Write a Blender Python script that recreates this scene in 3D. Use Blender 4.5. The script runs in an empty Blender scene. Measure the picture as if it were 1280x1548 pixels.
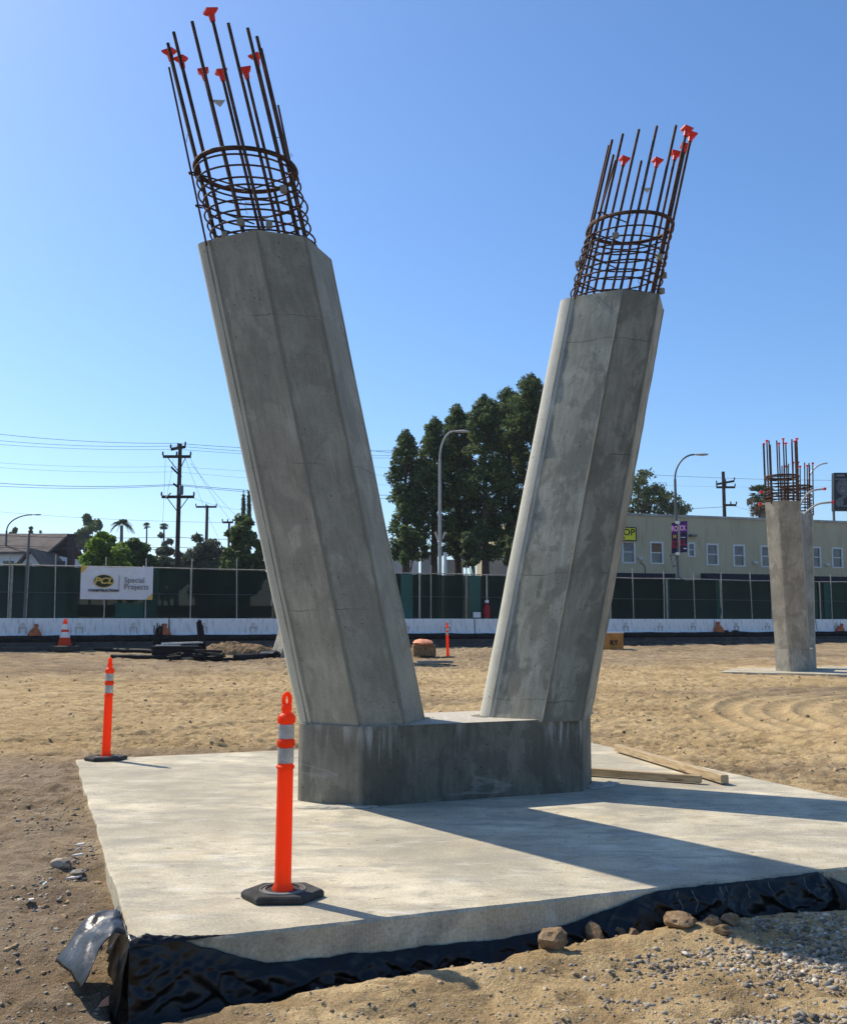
import bpy, bmesh, math, random
import numpy as np
from mathutils import Vector, Matrix, noise as mnoise

S = bpy.context.scene
COL = S.collection
R = math.radians
random.seed(7)
rng = np.random.default_rng(11)

# ------------------------------------------------------------------ camera
FPX, PITCH, CAMH = 1532.7, 0.1076, 1.55          # focal length in pixels of a 1280 px wide picture
cam_d = bpy.data.cameras.new('camera')
cam = bpy.data.objects.new('camera', cam_d); COL.objects.link(cam)
cam.location = (0, 0, CAMH)
cam.rotation_euler = (math.pi / 2 + PITCH, 0, 0)
cam_d.sensor_fit = 'HORIZONTAL'; cam_d.sensor_width = 36.0
cam_d.lens = 36.0 * FPX / 1280.0
cam_d.clip_start = 0.05; cam_d.clip_end = 6000
S.camera = cam

# ------------------------------------------------------------------ light
SUN_EL = R(46)
SHADOW_AZ = R(-37)                               # direction shadows fall, from +X
sun_h = Vector((-math.cos(SHADOW_AZ), -math.sin(SHADOW_AZ), 0))
sun_dir = Vector((sun_h.x * math.cos(SUN_EL), sun_h.y * math.cos(SUN_EL), math.sin(SUN_EL)))
W = bpy.data.worlds.new('World'); S.world = W; W.use_nodes = True
wn = W.node_tree.nodes; wl = W.node_tree.links
bg = wn['Background']
sky = wn.new('ShaderNodeTexSky'); sky.sky_type = 'NISHITA'; sky.sun_disc = False
sky.sun_elevation = SUN_EL
sky.sun_rotation = math.atan2(sun_h.x, sun_h.y)
sky.altitude = 0; sky.air_density = 1.0; sky.dust_density = 0.8; sky.ozone_density = 7.0
hsv = wn.new('ShaderNodeHueSaturation'); hsv.inputs['Saturation'].default_value = 1.08   # the phone's colour rendering, same for the whole sky
wl.new(sky.outputs[0], hsv.inputs['Color']); wl.new(hsv.outputs[0], bg.inputs[0]); bg.inputs[1].default_value = 0.142
sun_d = bpy.data.lights.new('sun', 'SUN'); sun_d.energy = 4.7; sun_d.angle = R(0.53); sun_d.color = (1.0, 0.91, 0.77)
sun = bpy.data.objects.new('sun', sun_d); COL.objects.link(sun)
sun.rotation_euler = (-sun_dir).to_track_quat('-Z', 'Y').to_euler(); sun.location = (-20, 14, 25)
S.render.engine = 'CYCLES'
S.view_settings.view_transform = 'Standard'; S.view_settings.look = 'None'
S.view_settings.gamma = 1.0; S.view_settings.use_curve_mapping = False
S.view_settings.exposure = 0.30
S.cycles.max_bounces = 8; S.cycles.transparent_max_bounces = 12

# ------------------------------------------------------------------ helpers
def at(px, py, Y):
    """point at depth Y seen at photo pixel px, py"""
    x = (px - 640) / FPX; y = -(py - 774) / FPX
    c, s = math.cos(PITCH), math.sin(PITCH)
    r = (x, c - y * s, s + y * c); k = Y / r[1]
    return Vector((r[0] * k, Y, CAMH + r[2] * k))

def vnoise(x, y, seed=0):
    """2-D value noise, -1..1"""
    xi = np.floor(x).astype(np.int64); yi = np.floor(y).astype(np.int64)
    fx = x - xi; fy = y - yi
    fx = fx * fx * (3 - 2 * fx); fy = fy * fy * (3 - 2 * fy)
    def hsh(a, b):
        n = (a * 374761393 + b * 668265263 + seed * 974634317) & 0x7fffffff
        n = ((n ^ (n >> 13)) * 1274126177) & 0x7fffffff
        return ((n ^ (n >> 16)) & 0xffff) / 32767.5 - 1.0
    a = hsh(xi, yi); b = hsh(xi + 1, yi); c = hsh(xi, yi + 1); d = hsh(xi + 1, yi + 1)
    return (a + (b - a) * fx) * (1 - fy) + (c + (d - c) * fx) * fy

def fbm(x, y, oct=4, seed=0, gain=.5):
    t = 0; a = 1; n = 0
    for i in range(oct):
        t = t + a * vnoise(x * 2 ** i + 17.3 * i, y * 2 ** i - 9.1 * i, seed + i); n += a; a *= gain
    return t / n

def sstep(a, b, x):
    t = np.clip((x - a) / (b - a), 0, 1); return t * t * (3 - 2 * t)

ORG = {}
def tag(o, label=None, cat=None, group=None, kind=None):
    if label: o['label'] = label
    if cat: o['category'] = cat
    if group: o['group'] = group
    if kind: o['kind'] = kind
    elif label and cat: o['kind'] = 'thing'
    return o

def empty(name, loc, label=None, cat=None, group=None):
    o = bpy.data.objects.new(name, None); COL.objects.link(o)
    o.location = loc; o.empty_display_size = .2; ORG[o.name] = Vector(loc)
    return tag(o, label, cat, group)

def link_mesh(name, me, mat=None, parent=None, org=None):
    o = bpy.data.objects.new(name, me); COL.objects.link(o)
    if mat: me.materials.append(mat)
    if parent is not None:
        o.parent = parent; ORG[o.name] = ORG[parent.name]
    else:
        org = Vector(org) if org is not None else Vector((0, 0, 0))
        o.location = org; ORG[o.name] = org
    return o

def np_mesh(name, V, F, mat=None, parent=None, org=None, smooth=False):
    """V (n,3) world coordinates, F (m,k) faces of k corners"""
    o_ = ORG[parent.name] if parent is not None else (Vector(org) if org is not None else Vector((0, 0, 0)))
    V = np.asarray(V, np.float32) - np.array(o_, np.float32)
    F = np.asarray(F, np.int32); k = F.shape[1]
    me = bpy.data.meshes.new(name)
    me.vertices.add(len(V)); me.vertices.foreach_set('co', V.ravel())
    me.loops.add(F.size); me.loops.foreach_set('vertex_index', F.ravel())
    me.polygons.add(len(F)); me.polygons.foreach_set('loop_start', np.arange(0, F.size, k, dtype=np.int32))
    me.polygons.foreach_set('loop_total', np.full(len(F), k, np.int32))
    if smooth: me.polygons.foreach_set('use_smooth', np.ones(len(F), bool))
    me.update(calc_edges=True); me.validate()
    return link_mesh(name, me, mat, parent, org)

class MB:
    def __init__(s): s.v = []; s.f = []
    def add(s, vs, fs):
        b = len(s.v); s.v += [tuple(v) for v in vs]; s.f += [tuple(b + i for i in f) for f in fs]; return s
    def box(s, c, size, rz=0, M=None):
        x, y, z = [a / 2 for a in size]
        vs = [Vector((a * x, b * y, d * z)) for a in (-1, 1) for b in (-1, 1) for d in (-1, 1)]
        m = M if M is not None else Matrix.Rotation(rz, 3, 'Z')
        vs = [m @ v + Vector(c) for v in vs]
        return s.add(vs, [(0, 1, 3, 2), (4, 6, 7, 5), (0, 4, 5, 1), (2, 3, 7, 6), (0, 2, 6, 4), (1, 5, 7, 3)])
    def tube(s, path, r, n=8, caps=True):
        path = [Vector(p) for p in path]
        rs = r if isinstance(r, (list, tuple)) else [r] * len(path)
        up = None; rings = []; b0 = len(s.v)
        for i, p in enumerate(path):
            t = (path[min(i + 1, len(path) - 1)] - path[max(i - 1, 0)])
            if t.length < 1e-9: t = Vector((0, 0, 1))
            t.normalize()
            if up is None:
                up = t.orthogonal().normalized()
            up = (up - t * up.dot(t));
            up = up.normalized() if up.length > 1e-6 else t.orthogonal().normalized()
            w = t.cross(up)
            for k in range(n):
                a = 2 * math.pi * k / n
                s.v.append(tuple(p + (up * math.cos(a) + w * math.sin(a)) * rs[i]))
        m = len(path)
        for i in range(m - 1):
            for k in range(n):
                k2 = (k + 1) % n
                s.f.append((b0 + i * n + k, b0 + i * n + k2, b0 + (i + 1) * n + k2, b0 + (i + 1) * n + k))
        if caps:
            s.f.append(tuple(b0 + k for k in reversed(range(n)))); s.f.append(tuple(b0 + (m - 1) * n + k for k in range(n)))
        return s
    def ring(s, c, R_, r, n=40, k=6, ux=Vector((1, 0, 0)), uy=Vector((0, 1, 0))):
        b0 = len(s.v); nz = ux.cross(uy)
        for i in range(n):
            a = 2 * math.pi * i / n; d = ux * math.cos(a) + uy * math.sin(a)
            for j in range(k):
                q = 2 * math.pi * j / k
                s.v.append(tuple(Vector(c) + d * (R_ + r * math.cos(q)) + nz * (r * math.sin(q))))
        for i in range(n):
            for j in range(k):
                i2 = (i + 1) % n; j2 = (j + 1) % k
                s.f.append((b0 + i * k + j, b0 + i2 * k + j, b0 + i2 * k + j2, b0 + i * k + j2))
        return s
    def lathe(s, prof, c=(0, 0, 0), n=24, M=None, caps=True):
        b0 = len(s.v); c = Vector(c)
        for (r, z) in prof:
            for k in range(n):
                a = 2 * math.pi * k / n; v = Vector((r * math.cos(a), r * math.sin(a), z))
                s.v.append(tuple((M @ v if M is not None else v) + c))
        m = len(prof)
        for i in range(m - 1):
            for k in range(n):
                k2 = (k + 1) % n
                s.f.append((b0 + i * n + k, b0 + i * n + k2, b0 + (i + 1) * n + k2, b0 + (i + 1) * n + k))
        if caps:
            s.f.append(tuple(b0 + k for k in reversed(range(n)))); s.f.append(tuple(b0 + (m - 1) * n + k for k in range(n)))
        return s
    def prism(s, poly, d):
        """poly: list of 3-D points, extruded along vector d"""
        n = len(poly); d = Vector(d)
        vs = [Vector(p) for p in poly] + [Vector(p) + d for p in poly]
        fs = [tuple(reversed(range(n))), tuple(range(n, 2 * n))] + [(i, (i + 1) % n, n + (i + 1) % n, n + i) for i in range(n)]
        return s.add(vs, fs)
    def build(s, name, mat=None, parent=None, org=None, smooth=None, bevel=0):
        o_ = ORG[parent.name] if parent is not None else (Vector(org) if org is not None else Vector((0, 0, 0)))
        me = bpy.data.meshes.new(name)
        me.from_pydata([tuple(Vector(v) - o_) for v in s.v], [], s.f)
        bm = bmesh.new(); bm.from_mesh(me)
        bmesh.ops.recalc_face_normals(bm, faces=bm.faces)
        if bevel:
            ed = [e for e in bm.edges if len(e.link_faces) == 2 and e.calc_face_angle(0) > R(25)]
            bmesh.ops.bevel(bm, geom=ed, offset=bevel, segments=2, profile=.5, affect='EDGES')
        bm.to_mesh(me); bm.free(); me.update()
        if smooth:
            me.polygons.foreach_set('use_smooth', np.ones(len(me.polygons), bool)); me.set_sharp_from_angle(angle=R(smooth))
        return link_mesh(name, me, mat, parent, org)

# ------------------------------------------------------------------ node helper
class NM:
    def __init__(s, name, rough=.8, spec=.3, metal=0.0):
        s.m = bpy.data.materials.new(name); s.m.use_nodes = True
        s.t = s.m.node_tree; s.N = s.t.nodes; s.L = s.t.links
        s.b = s.N['Principled BSDF']; s.out = s.N['Material Output']
        s.b.inputs['Roughness'].default_value = rough; s.b.inputs['Specular IOR Level'].default_value = spec
        s.b.inputs['Metallic'].default_value = metal
    def set(s, sock, v):
        if hasattr(v, 'is_output') or isinstance(v, bpy.types.NodeSocket): s.L.new(v, sock)
        elif isinstance(v, (tuple, list)) and len(v) == 3 and sock.type == 'RGBA': sock.default_value = (*v, 1)
        else: sock.default_value = v
    def n(s, typ, **kw):
        nd = s.N.new(typ)
        for k, v in kw.items(): setattr(nd, k, v)
        return nd
    def coord(s, which='Object'): return s.n('ShaderNodeTexCoord').outputs[which]
    def pos(s): return s.n('ShaderNodeNewGeometry').outputs['Position']
    def map(s, vec, scale=(1, 1, 1), loc=(0, 0, 0), rot=(0, 0, 0)):
        nd = s.n('ShaderNodeMapping'); s.L.new(vec, nd.inputs[0])
        nd.inputs['Scale'].default_value = scale; nd.inputs['Location'].default_value = loc; nd.inputs['Rotation'].default_value = rot
        return nd.outputs[0]
    def noise(s, vec, scale, detail=4, rough=.55, dist=0, col=False):
        nd = s.n('ShaderNodeTexNoise'); s.L.new(vec, nd.inputs['Vector'])
        nd.inputs['Scale'].default_value = scale; nd.inputs['Detail'].default_value = detail
        nd.inputs['Roughness'].default_value = rough; nd.inputs['Distortion'].default_value = dist
        return nd.outputs['Color' if col else 0]
    def vor(s, vec, scale, feature='F1', out='Distance'):
        nd = s.n('ShaderNodeTexVoronoi', feature=feature); s.L.new(vec, nd.inputs['Vector']); nd.inputs['Scale'].default_value = scale
        return nd.outputs[out]
    def wave(s, vec, scale, dist=0, detail=2, dscale=1):
        nd = s.n('ShaderNodeTexWave'); s.L.new(vec, nd.inputs['Vector']); nd.inputs['Scale'].default_value = scale
        nd.inputs['Distortion'].default_value = dist; nd.inputs['Detail'].default_value = detail; nd.inputs['Detail Scale'].default_value = dscale
        return nd.outputs['Fac']
    def ramp(s, fac, stops):
        nd = s.n('ShaderNodeValToRGB'); s.set(nd.inputs[0], fac); e = nd.color_ramp.elements
        while len(e) < len(stops): e.new(.5)
        for q, (p, c) in zip(e, stops):
            q.position = p
            q.color = (c, c, c, 1) if isinstance(c, (int, float)) else (*c, 1)
        return nd.outputs[0]
    def mix(s, fac, a, b, mode='MIX'):
        nd = s.n('ShaderNodeMix', data_type='RGBA', blend_type=mode)
        s.set(nd.inputs[0], fac); s.set(nd.inputs[6], a); s.set(nd.inputs[7], b)
        return nd.outputs[2]
    def math(s, op, a, b=0.0, c=0.0):
        nd = s.n('ShaderNodeMath', operation=op); s.set(nd.inputs[0], a); s.set(nd.inputs[1], b); s.set(nd.inputs[2], c)
        return nd.outputs[0]
    def sep(s, vec): return s.set_sep(vec)
    def set_sep(s, vec):
        nd = s.n('ShaderNodeSeparateXYZ'); s.L.new(vec, nd.inputs[0]); return nd.outputs
    def attr(s, name): return s.n('ShaderNodeAttribute', attribute_name=name).outputs['Fac']
    def bump(s, h, strength=.5, dist=.02):
        nd = s.n('ShaderNodeBump'); s.L.new(h, nd.inputs['Height']); nd.inputs['Strength'].default_value = strength; nd.inputs['Distance'].default_value = dist
        s.L.new(nd.outputs[0], s.b.inputs['Normal']); return s
    def color(s, c): s.set(s.b.inputs['Base Color'], c); return s
    def rough(s, c): s.set(s.b.inputs['Roughness'], c); return s

def simple(name, col, rough=.7, spec=.3, metal=0, var=.12, scale=6, bump=0, bscale=30):
    m = NM(name, rough, spec, metal); c = m.coord()
    f = m.noise(c, scale, 5)
    lo = tuple(x * (1 - var) for x in col); hi = tuple(min(1, x * (1 + var)) for x in col)
    m.color(m.ramp(f, [(.3, lo), (.7, hi)]))
    if bump: m.bump(m.noise(c, bscale, 4), bump, .01)
    return m.m

M = {}
def concrete_cast(name, dark, mid, light, blotch=.5, stain=(.10, .10, .095), pour=1.22, seed=0.0, streaks=0.0, corners=0.0, panels=(), cap=None):  # panels: light and shade painted per face, as tone multipliers
    """formed concrete; UV holds perimeter and height in metres"""
    m = NM(name, .78, .25); uv = m.coord('UV')
    uvo = m.map(uv, loc=(seed, seed * .7, 0))
    big = m.noise(uvo, 1.3, 4, .6)
    grain = m.noise(m.map(uvo, scale=(14, 2.2, 1)), 1.6, 5, .62)
    fine = m.noise(uvo, 55, 3, .6)
    base = m.ramp(m.math('ADD', m.math('MULTIPLY', big, .62), m.math('MULTIPLY', grain, .38)), [(.37, dark), (.5, mid), (.62, light)])
    # blotchy water stains
    bl = m.noise(m.map(uvo, scale=(1.0, .62, 1), loc=(3.1, 7.7, 0)), 3.4, 6, .66, .4)
    blm = m.ramp(bl, [(.49, 0.0), (.56, 1.0)])
    base = m.mix(m.math('MULTIPLY', blm, blotch), base, stain)
    # short vertical scrape marks
    sc = m.noise(m.map(uvo, scale=(26, 2.6, 1)), 2.2, 3, .5)
    scm = m.math('MULTIPLY', m.ramp(sc, [(.56, 0.0), (.70, 1.0)]), .5)
    base = m.mix(scm, base, tuple(x * .62 for x in mid))
    # horizontal pour / form joints, wandering and broken
    xyz = m.set_sep(uv)
    wob = m.math('MULTIPLY', m.math('SUBTRACT', m.noise(m.map(uvo, scale=(1, .2, 1)), 2.4, 3), .5), .12)
    hz = m.math('ADD', xyz[1], wob)
    md = m.math('ABSOLUTE', m.math('SUBTRACT', m.math('FRACT', m.math('DIVIDE', hz, pour)), .5))
    ln = m.math('LESS_THAN', md, .0045 / pour)
    lnm = m.math('MULTIPLY', ln, m.ramp(m.noise(uvo, 2.1, 2), [(.44, 0.0), (.56, 1.0)]))
    base = m.mix(m.math('MULTIPLY', lnm, .65), base, tuple(x * .35 for x in dark))
    # lifts of slightly different shade
    lift = m.noise(m.map(uvo, scale=(.12, 1.1, 1)), 1.9, 1, .3)
    base = m.mix(m.ramp(lift, [(.42, 0.0), (.60, .34)]), base, tuple(x * .72 for x in mid))
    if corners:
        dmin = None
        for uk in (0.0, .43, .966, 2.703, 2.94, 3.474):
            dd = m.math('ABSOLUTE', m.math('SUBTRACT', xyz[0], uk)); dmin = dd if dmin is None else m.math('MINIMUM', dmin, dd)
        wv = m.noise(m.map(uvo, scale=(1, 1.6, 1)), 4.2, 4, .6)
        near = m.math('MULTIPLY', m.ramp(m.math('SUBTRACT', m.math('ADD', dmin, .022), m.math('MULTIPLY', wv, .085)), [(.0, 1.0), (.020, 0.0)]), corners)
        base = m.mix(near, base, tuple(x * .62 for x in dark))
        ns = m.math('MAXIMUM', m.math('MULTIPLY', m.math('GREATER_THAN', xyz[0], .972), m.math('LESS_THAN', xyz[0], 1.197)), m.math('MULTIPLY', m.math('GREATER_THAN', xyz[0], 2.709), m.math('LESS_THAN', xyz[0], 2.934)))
        base = m.mix(m.math('MULTIPLY', ns, .55), base, tuple(min(.6, x * 1.55) for x in light))  # rounded ends lightened, sunlit brightness put into the colour
    # light and shade painted per face: panels multiplies each side's tone
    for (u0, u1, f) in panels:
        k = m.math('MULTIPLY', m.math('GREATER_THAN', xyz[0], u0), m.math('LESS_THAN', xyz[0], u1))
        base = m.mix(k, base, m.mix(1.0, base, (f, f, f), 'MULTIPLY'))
    if cap: base = m.mix(m.math('GREATER_THAN', xyz[0], 12.0), base, m.mix(m.ramp(fine, [(.3, 0.0), (.7, 1.0)]), tuple(x * .8 for x in cap), cap))  # top face paler: its sunlit look put into the colour
    # white efflorescence runs
    if streaks:
        run = m.noise(m.map(uvo, scale=(17, 1.1, 1)), 1.5, 3, .55, .3)
        top = m.ramp(xyz[1], [(.30, 0.0), (.66, 1.0)])
        patch = m.ramp(m.noise(uvo, 1.1, 2), [(.42, 0.0), (.54, 1.0)])
        base = m.mix(m.math('MULTIPLY', m.math('MULTIPLY', m.ramp(run, [(.53, 0.0), (.66, 1.0)]), m.math('MULTIPLY', top, patch)), streaks), base, (.52, .52, .50))
        bz = m.noise(m.map(uvo, scale=(.55, 2.6, 1), loc=(5, 1, 0)), 1.4, 3, .5, .6)
        base = m.mix(m.ramp(bz, [(.62, 0.0), (.66, .35), (.69, 0.0)]), base, (.36, .36, .33))
    # bug holes
    v = m.vor(uvo, 12); hole = m.math('LESS_THAN', v, .10)
    hole = m.math('MULTIPLY', hole, m.ramp(m.noise(uvo, 1.7, 2), [(.47, 0.0), (.53, 1.0)]))
    base = m.mix(m.math('MULTIPLY', hole, .7), base, tuple(x * .3 for x in dark))
    base = m.mix(.10, base, m.ramp(fine, [(.3, 0.0), (.7, 1.0)]), 'OVERLAY')
    m.color(base)
    hgt = m.math('SUBTRACT', m.math('ADD', m.math('MULTIPLY', fine, .25), m.math('MULTIPLY', big, .8)), m.math('ADD', m.math('MULTIPLY', hole, .8), m.math('MULTIPLY', lnm, .5)))
    m.bump(hgt, .35, .012)
    return m.m
M['leg_dark'] = concrete_cast('leg_concrete_smooth', (.240, .229, .184), (.308, .295, .238), (.392, .374, .304),   .42, (.165, .155, .135), 1.27, 0.0, corners=.55, panels=((0, .43, .90), (.43, .966, 1.10), (2.94, 3.6, 1.05)))  # panels: shaded front painted darker, brighter sides lighter
M['leg_light'] = concrete_cast('leg_concrete_mottled', (.235, .222, .170), (.322, .305, .238), (.445, .422, .338), .60, (.142, .133, .100), 1.19, 4.3, corners=.45, panels=((0, .43, .74), (2.94, 3.6, 1.10)))  # panels: shaded front painted darker, brighter side lighter
M['pedestal'] = concrete_cast('pedestal_concrete', (.108, .101, .077), (.168, .158, .122), (.25, .236, .188), .55, (.066, .061, .047), 3.7, 9.1, streaks=.7, panels=((-1, .66, 1.4), (.66, 2.83, .95), (2.83, 4, 1.35)), cap=(.50, .46, .37))  # panels and cap put sun and shade into the face colours
M['far_concrete'] = concrete_cast('far_concrete', (.25, .235, .19), (.33, .31, .255), (.41, .385, .32), .55, (.17, .155, .12), 1.3, 2.2)

def slab_mat():
    m = NM('slab_concrete', .85, .2); c = m.coord()
    big = m.noise(c, .75, 5, .62); med = m.noise(c, 3.5, 6, .65); fine = m.noise(c, 60, 4, .7)
    base = m.ramp(m.math('ADD', m.math('MULTIPLY', big, .55), m.math('MULTIPLY', med, .45)), [(.36, (.35, .307, .216)), (.47, (.505, .447, .316)), (.60, (.655, .588, .428))])
    # trowel / broom swirls
    dist = m.mix(.25, c, m.noise(c, .9, 2, col=True), 'ADD')
    arcs = m.n('ShaderNodeTexWave', wave_type='RINGS', rings_direction='Z'); m.L.new(dist, arcs.inputs['Vector'])
    arcs.inputs['Scale'].default_value = 14; arcs.inputs['Distortion'].default_value = 5; arcs.inputs['Detail'].default_value = 3; arcs.inputs['Detail Scale'].default_value = .7
    am = m.math('MULTIPLY', arcs.outputs['Fac'], m.ramp(m.noise(c, 1.15, 3), [(.46, 0.0), (.58, .55)]))
    base = m.mix(am, base, (.26, .245, .21))
    # grey smudges
    sm = m.noise(m.map(c, scale=(1, 2.4, 1), rot=(0, 0, .36)), 1.7, 6, .7, .5)
    base = m.mix(m.ramp(sm, [(.47, 0.0), (.61, .75)]), base, (.30, .278, .225))
    dk = m.noise(m.map(c, scale=(1, 1.8, 1)), 6.5, 4, .65)
    base = m.mix(m.ramp(dk, [(.62, 0.0), (.70, .75)]), base, (.17, .155, .13))
    snd = m.noise(m.map(c, loc=(2, 9, 0)), 1.3, 6, .7)
    base = m.mix(m.ramp(snd, [(.54, 0.0), (.72, .6)]), base, (.46, .365, .225))
    # small dark scuffs and specks
    spk = m.math('MULTIPLY', m.math('LESS_THAN', m.vor(m.map(c, scale=(1, 1.0, 1)), 7.5), .10), m.ramp(m.noise(c, 1.4, 3), [(.50, 0.0), (.58, 1.0)]))
    base = m.mix(m.math('MULTIPLY', spk, .8), base, (.115, .105, .085))
    scf = m.noise(m.map(c, scale=(2.2, 9, 1), rot=(0, 0, .25)), 4.0, 4, .6, .8)
    base = m.mix(m.math('MULTIPLY', m.ramp(scf, [(.64, 0.0), (.69, .8)]), m.ramp(m.noise(c, .8, 2), [(.47, 0.0), (.56, 1.0)])), base, (.19, .175, .145))
    big2 = m.noise(m.map(c, loc=(7, 3, 0)), .55, 3, .5)
    base = m.mix(m.ramp(big2, [(.47, 0.0), (.62, .55)]), base, (.31, .278, .205))
    # pale drips and dust
    pl = m.noise(m.map(c, scale=(1, 3, 1), loc=(4, 2, 0), rot=(0, 0, .2)), 1.9, 4, .6)
    base = m.mix(m.ramp(pl, [(.58, 0.0), (.70, .5)]), base, (.63, .605, .53))
    base = m.mix(.30, base, m.ramp(fine, [(.25, 0.0), (.75, 1.0)]), 'OVERLAY')
    m.color(base)
    m.bump(m.math('ADD', m.math('ADD', m.math('MULTIPLY', fine, .35), m.math('MULTIPLY', arcs.outputs['Fac'], .04)), med), .35, .012)
    return m.m
M['slab'] = slab_mat()

def dirt_mat():
    m = NM('dirt', .95, .1); c = m.coord()
    big = m.noise(c, .35, 5, .6); med = m.noise(c, 2.6, 6, .65); fine = m.noise(c, 24, 5, .7); vf = m.noise(c, 110, 3, .7)
    t = m.math('ADD', m.math('MULTIPLY', big, .35), m.math('ADD', m.math('MULTIPLY', med, .40), m.math('MULTIPLY', fine, .25)))
    dry = m.ramp(t, [(.34, (.27, .180, .086)), (.48, (.455, .325, .162)), (.62, (.615, .46, .252))])
    wet = m.ramp(t, [(.36, (.125, .090, .056)), (.50, (.255, .190, .122)), (.64, (.40, .31, .208))])
    mo = m.math('ADD', m.attr('moist'), m.math('MULTIPLY', m.math('SUBTRACT', m.noise(c, 1.1, 5, .65), .5), .9))
    base = m.mix(m.ramp(mo, [(.25, 0.0), (.75, 1.0)]), dry, wet)
    pit = m.noise(m.map(c, scale=(1, 1.5, 1)), 6.5, 4, .6, .3)
    base = m.mix(m.ramp(pit, [(.56, 0.0), (.67, .42)]), base, (.20, .138, .075))
    base = m.mix(m.ramp(pit, [(.30, .35), (.42, 0.0)]), base, (.62, .47, .28))
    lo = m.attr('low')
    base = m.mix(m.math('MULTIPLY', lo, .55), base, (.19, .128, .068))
    # pebbles in the soil
    v = m.vor(c, 38); pb = m.math('MULTIPLY', m.math('LESS_THAN', v, .22), m.ramp(m.noise(c, 5, 3), [(.5, 0.0), (.6, 1.0)]))
    base = m.mix(m.math('MULTIPLY', pb, .5), base, m.mix(m.vor(c, 38, out='Color'), (.25, .22, .18), (.55, .52, .46)))
    base = m.mix(.48, base, m.ramp(vf, [(.25, 0.0), (.75, 1.0)]), 'OVERLAY')
    m.color(base)
    m.bump(m.math('ADD', m.math('MULTIPLY', med, .5), m.math('ADD', m.math('MULTIPLY', fine, .7), m.math('MULTIPLY', vf, .25))), 1.0, .05)
    return m.m
M['dirt'] = dirt_mat()

def plastic_sheet_mat():
    m = NM('black_polythene', .34, .42); c = m.coord()
    d = m.noise(c, 5, 5, .6)
    dust = m.noise(m.map(c, scale=(2.2, 2.2, .7)), 4, 5, .65)
    base = m.mix(m.ramp(dust, [(.66, 0.0), (.85, .07)]), (.004, .0044, .005), (.06, .056, .05))
    m.color(base); m.rough(m.ramp(d, [(.3, .28), (.7, .5)]))
    m.bump(m.math('ADD', m.noise(m.map(c, scale=(3, 3, 1)), 5, 4, .6), m.math('MULTIPLY', d, .6)), .4, .02)
    return m.m
M['polythene'] = plastic_sheet_mat()

def rebar_mat():
    m = NM('rusty_steel', .75, .3, .35); c = m.coord()
    f = m.noise(c, 9, 5, .65)
    m.color(m.ramp(f, [(.3, (.030, .019, .014)), (.52, (.080, .042, .028)), (.72, (.19, .085, .045))]))
    m.bump(m.n('ShaderNodeTexWave', bands_direction='Z').outputs['Fac'], 0.0)
    w = m.n('ShaderNodeTexWave', bands_direction='Z'); m.L.new(c, w.inputs['Vector']); w.inputs['Scale'].default_value = 14; w.inputs['Distortion'].default_value = .3
    m.bump(w.outputs['Fac'], .35, .005)
    return m.m
M['rebar'] = rebar_mat()

def orange_mat():
    m = NM('orange_plastic', .42, .45); c = m.coord()
    f = m.noise(m.map(c, scale=(4, 4, 1)), 5, 5, .65); g = m.noise(c, 60, 3)
    base = m.ramp(f, [(.30, (.85, .075, .006)), (.55, (.96, .105, .008)), (.75, (.97, .14, .02))])
    scuff = m.ramp(m.noise(m.map(c, scale=(9, 9, 1.2)), 6, 4, .7), [(.57, 0.0), (.70, .6)])
    m.color(m.mix(scuff, base, (.50, .17, .085)))
    m.rough(m.ramp(g, [(.3, .32), (.7, .6)])); m.bump(f, .08, .01)
    tr = m.n('ShaderNodeBsdfTranslucent'); tr.inputs[0].default_value = (1.0, .17, .02, 1)
    mx = m.n('ShaderNodeMixShader'); mx.inputs[0].default_value = .62
    m.L.new(m.b.outputs[0], mx.inputs[1]); m.L.new(tr.outputs[0], mx.inputs[2]); m.L.new(mx.outputs[0], m.out.inputs[0])
    return m.m
M['orange'] = orange_mat()
M['red_cap'] = simple('red_cap_plastic', (.74, .030, .018), .45, .4)
def reflective_mat():
    m = NM('reflective_sheeting', .35, .5, .55); c = m.coord()
    f = m.noise(c, 12, 4); v = m.vor(c, 110)
    m.color(m.mix(.3, m.ramp(f, [(.3, (.26, .255, .245)), (.7, (.56, .56, .56))]), m.ramp(v, [(.1, .3), (.5, .8)]), 'OVERLAY'))
    m.bump(v, .25, .002)
    return m.m
M['reflective'] = reflective_mat()
M['rubber'] = simple('black_rubber', (.050, .048, .044), .85, .2, var=.45, scale=9, bump=.3, bscale=60)
M['rubber_text'] = simple('worn_rubber_ring', (.20, .19, .17), .9, .1, var=.3)
M['white_band'] = simple('white_collar', (.72, .71, .68), .5, .3)
M['black_plastic'] = simple('black_plastic', (.008, .008, .009), .6, .2, var=.4, scale=8, bump=.3)
M['dark_wood'] = simple('weathered_board', (.30, .265, .22), .85, .15, var=.3, scale=9)

def wood_mat():
    m = NM('sawn_timber', .75, .2); c = m.coord()
    g = m.noise(m.map(c, scale=(1.2, 14, 14)), 4, 5, .6); k = m.noise(m.map(c, scale=(1, 3, 3)), 3, 4, .6)
    base = m.ramp(g, [(.3, (.27, .19, .105)), (.55, (.45, .34, .20)), (.75, (.55, .44, .28))])
    m.color(m.mix(m.ramp(k, [(.62, 0.0), (.70, .75)]), base, (.17, .105, .05))); m.bump(g, .3, .004)
    return m.m
M['timber'] = wood_mat()

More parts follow.
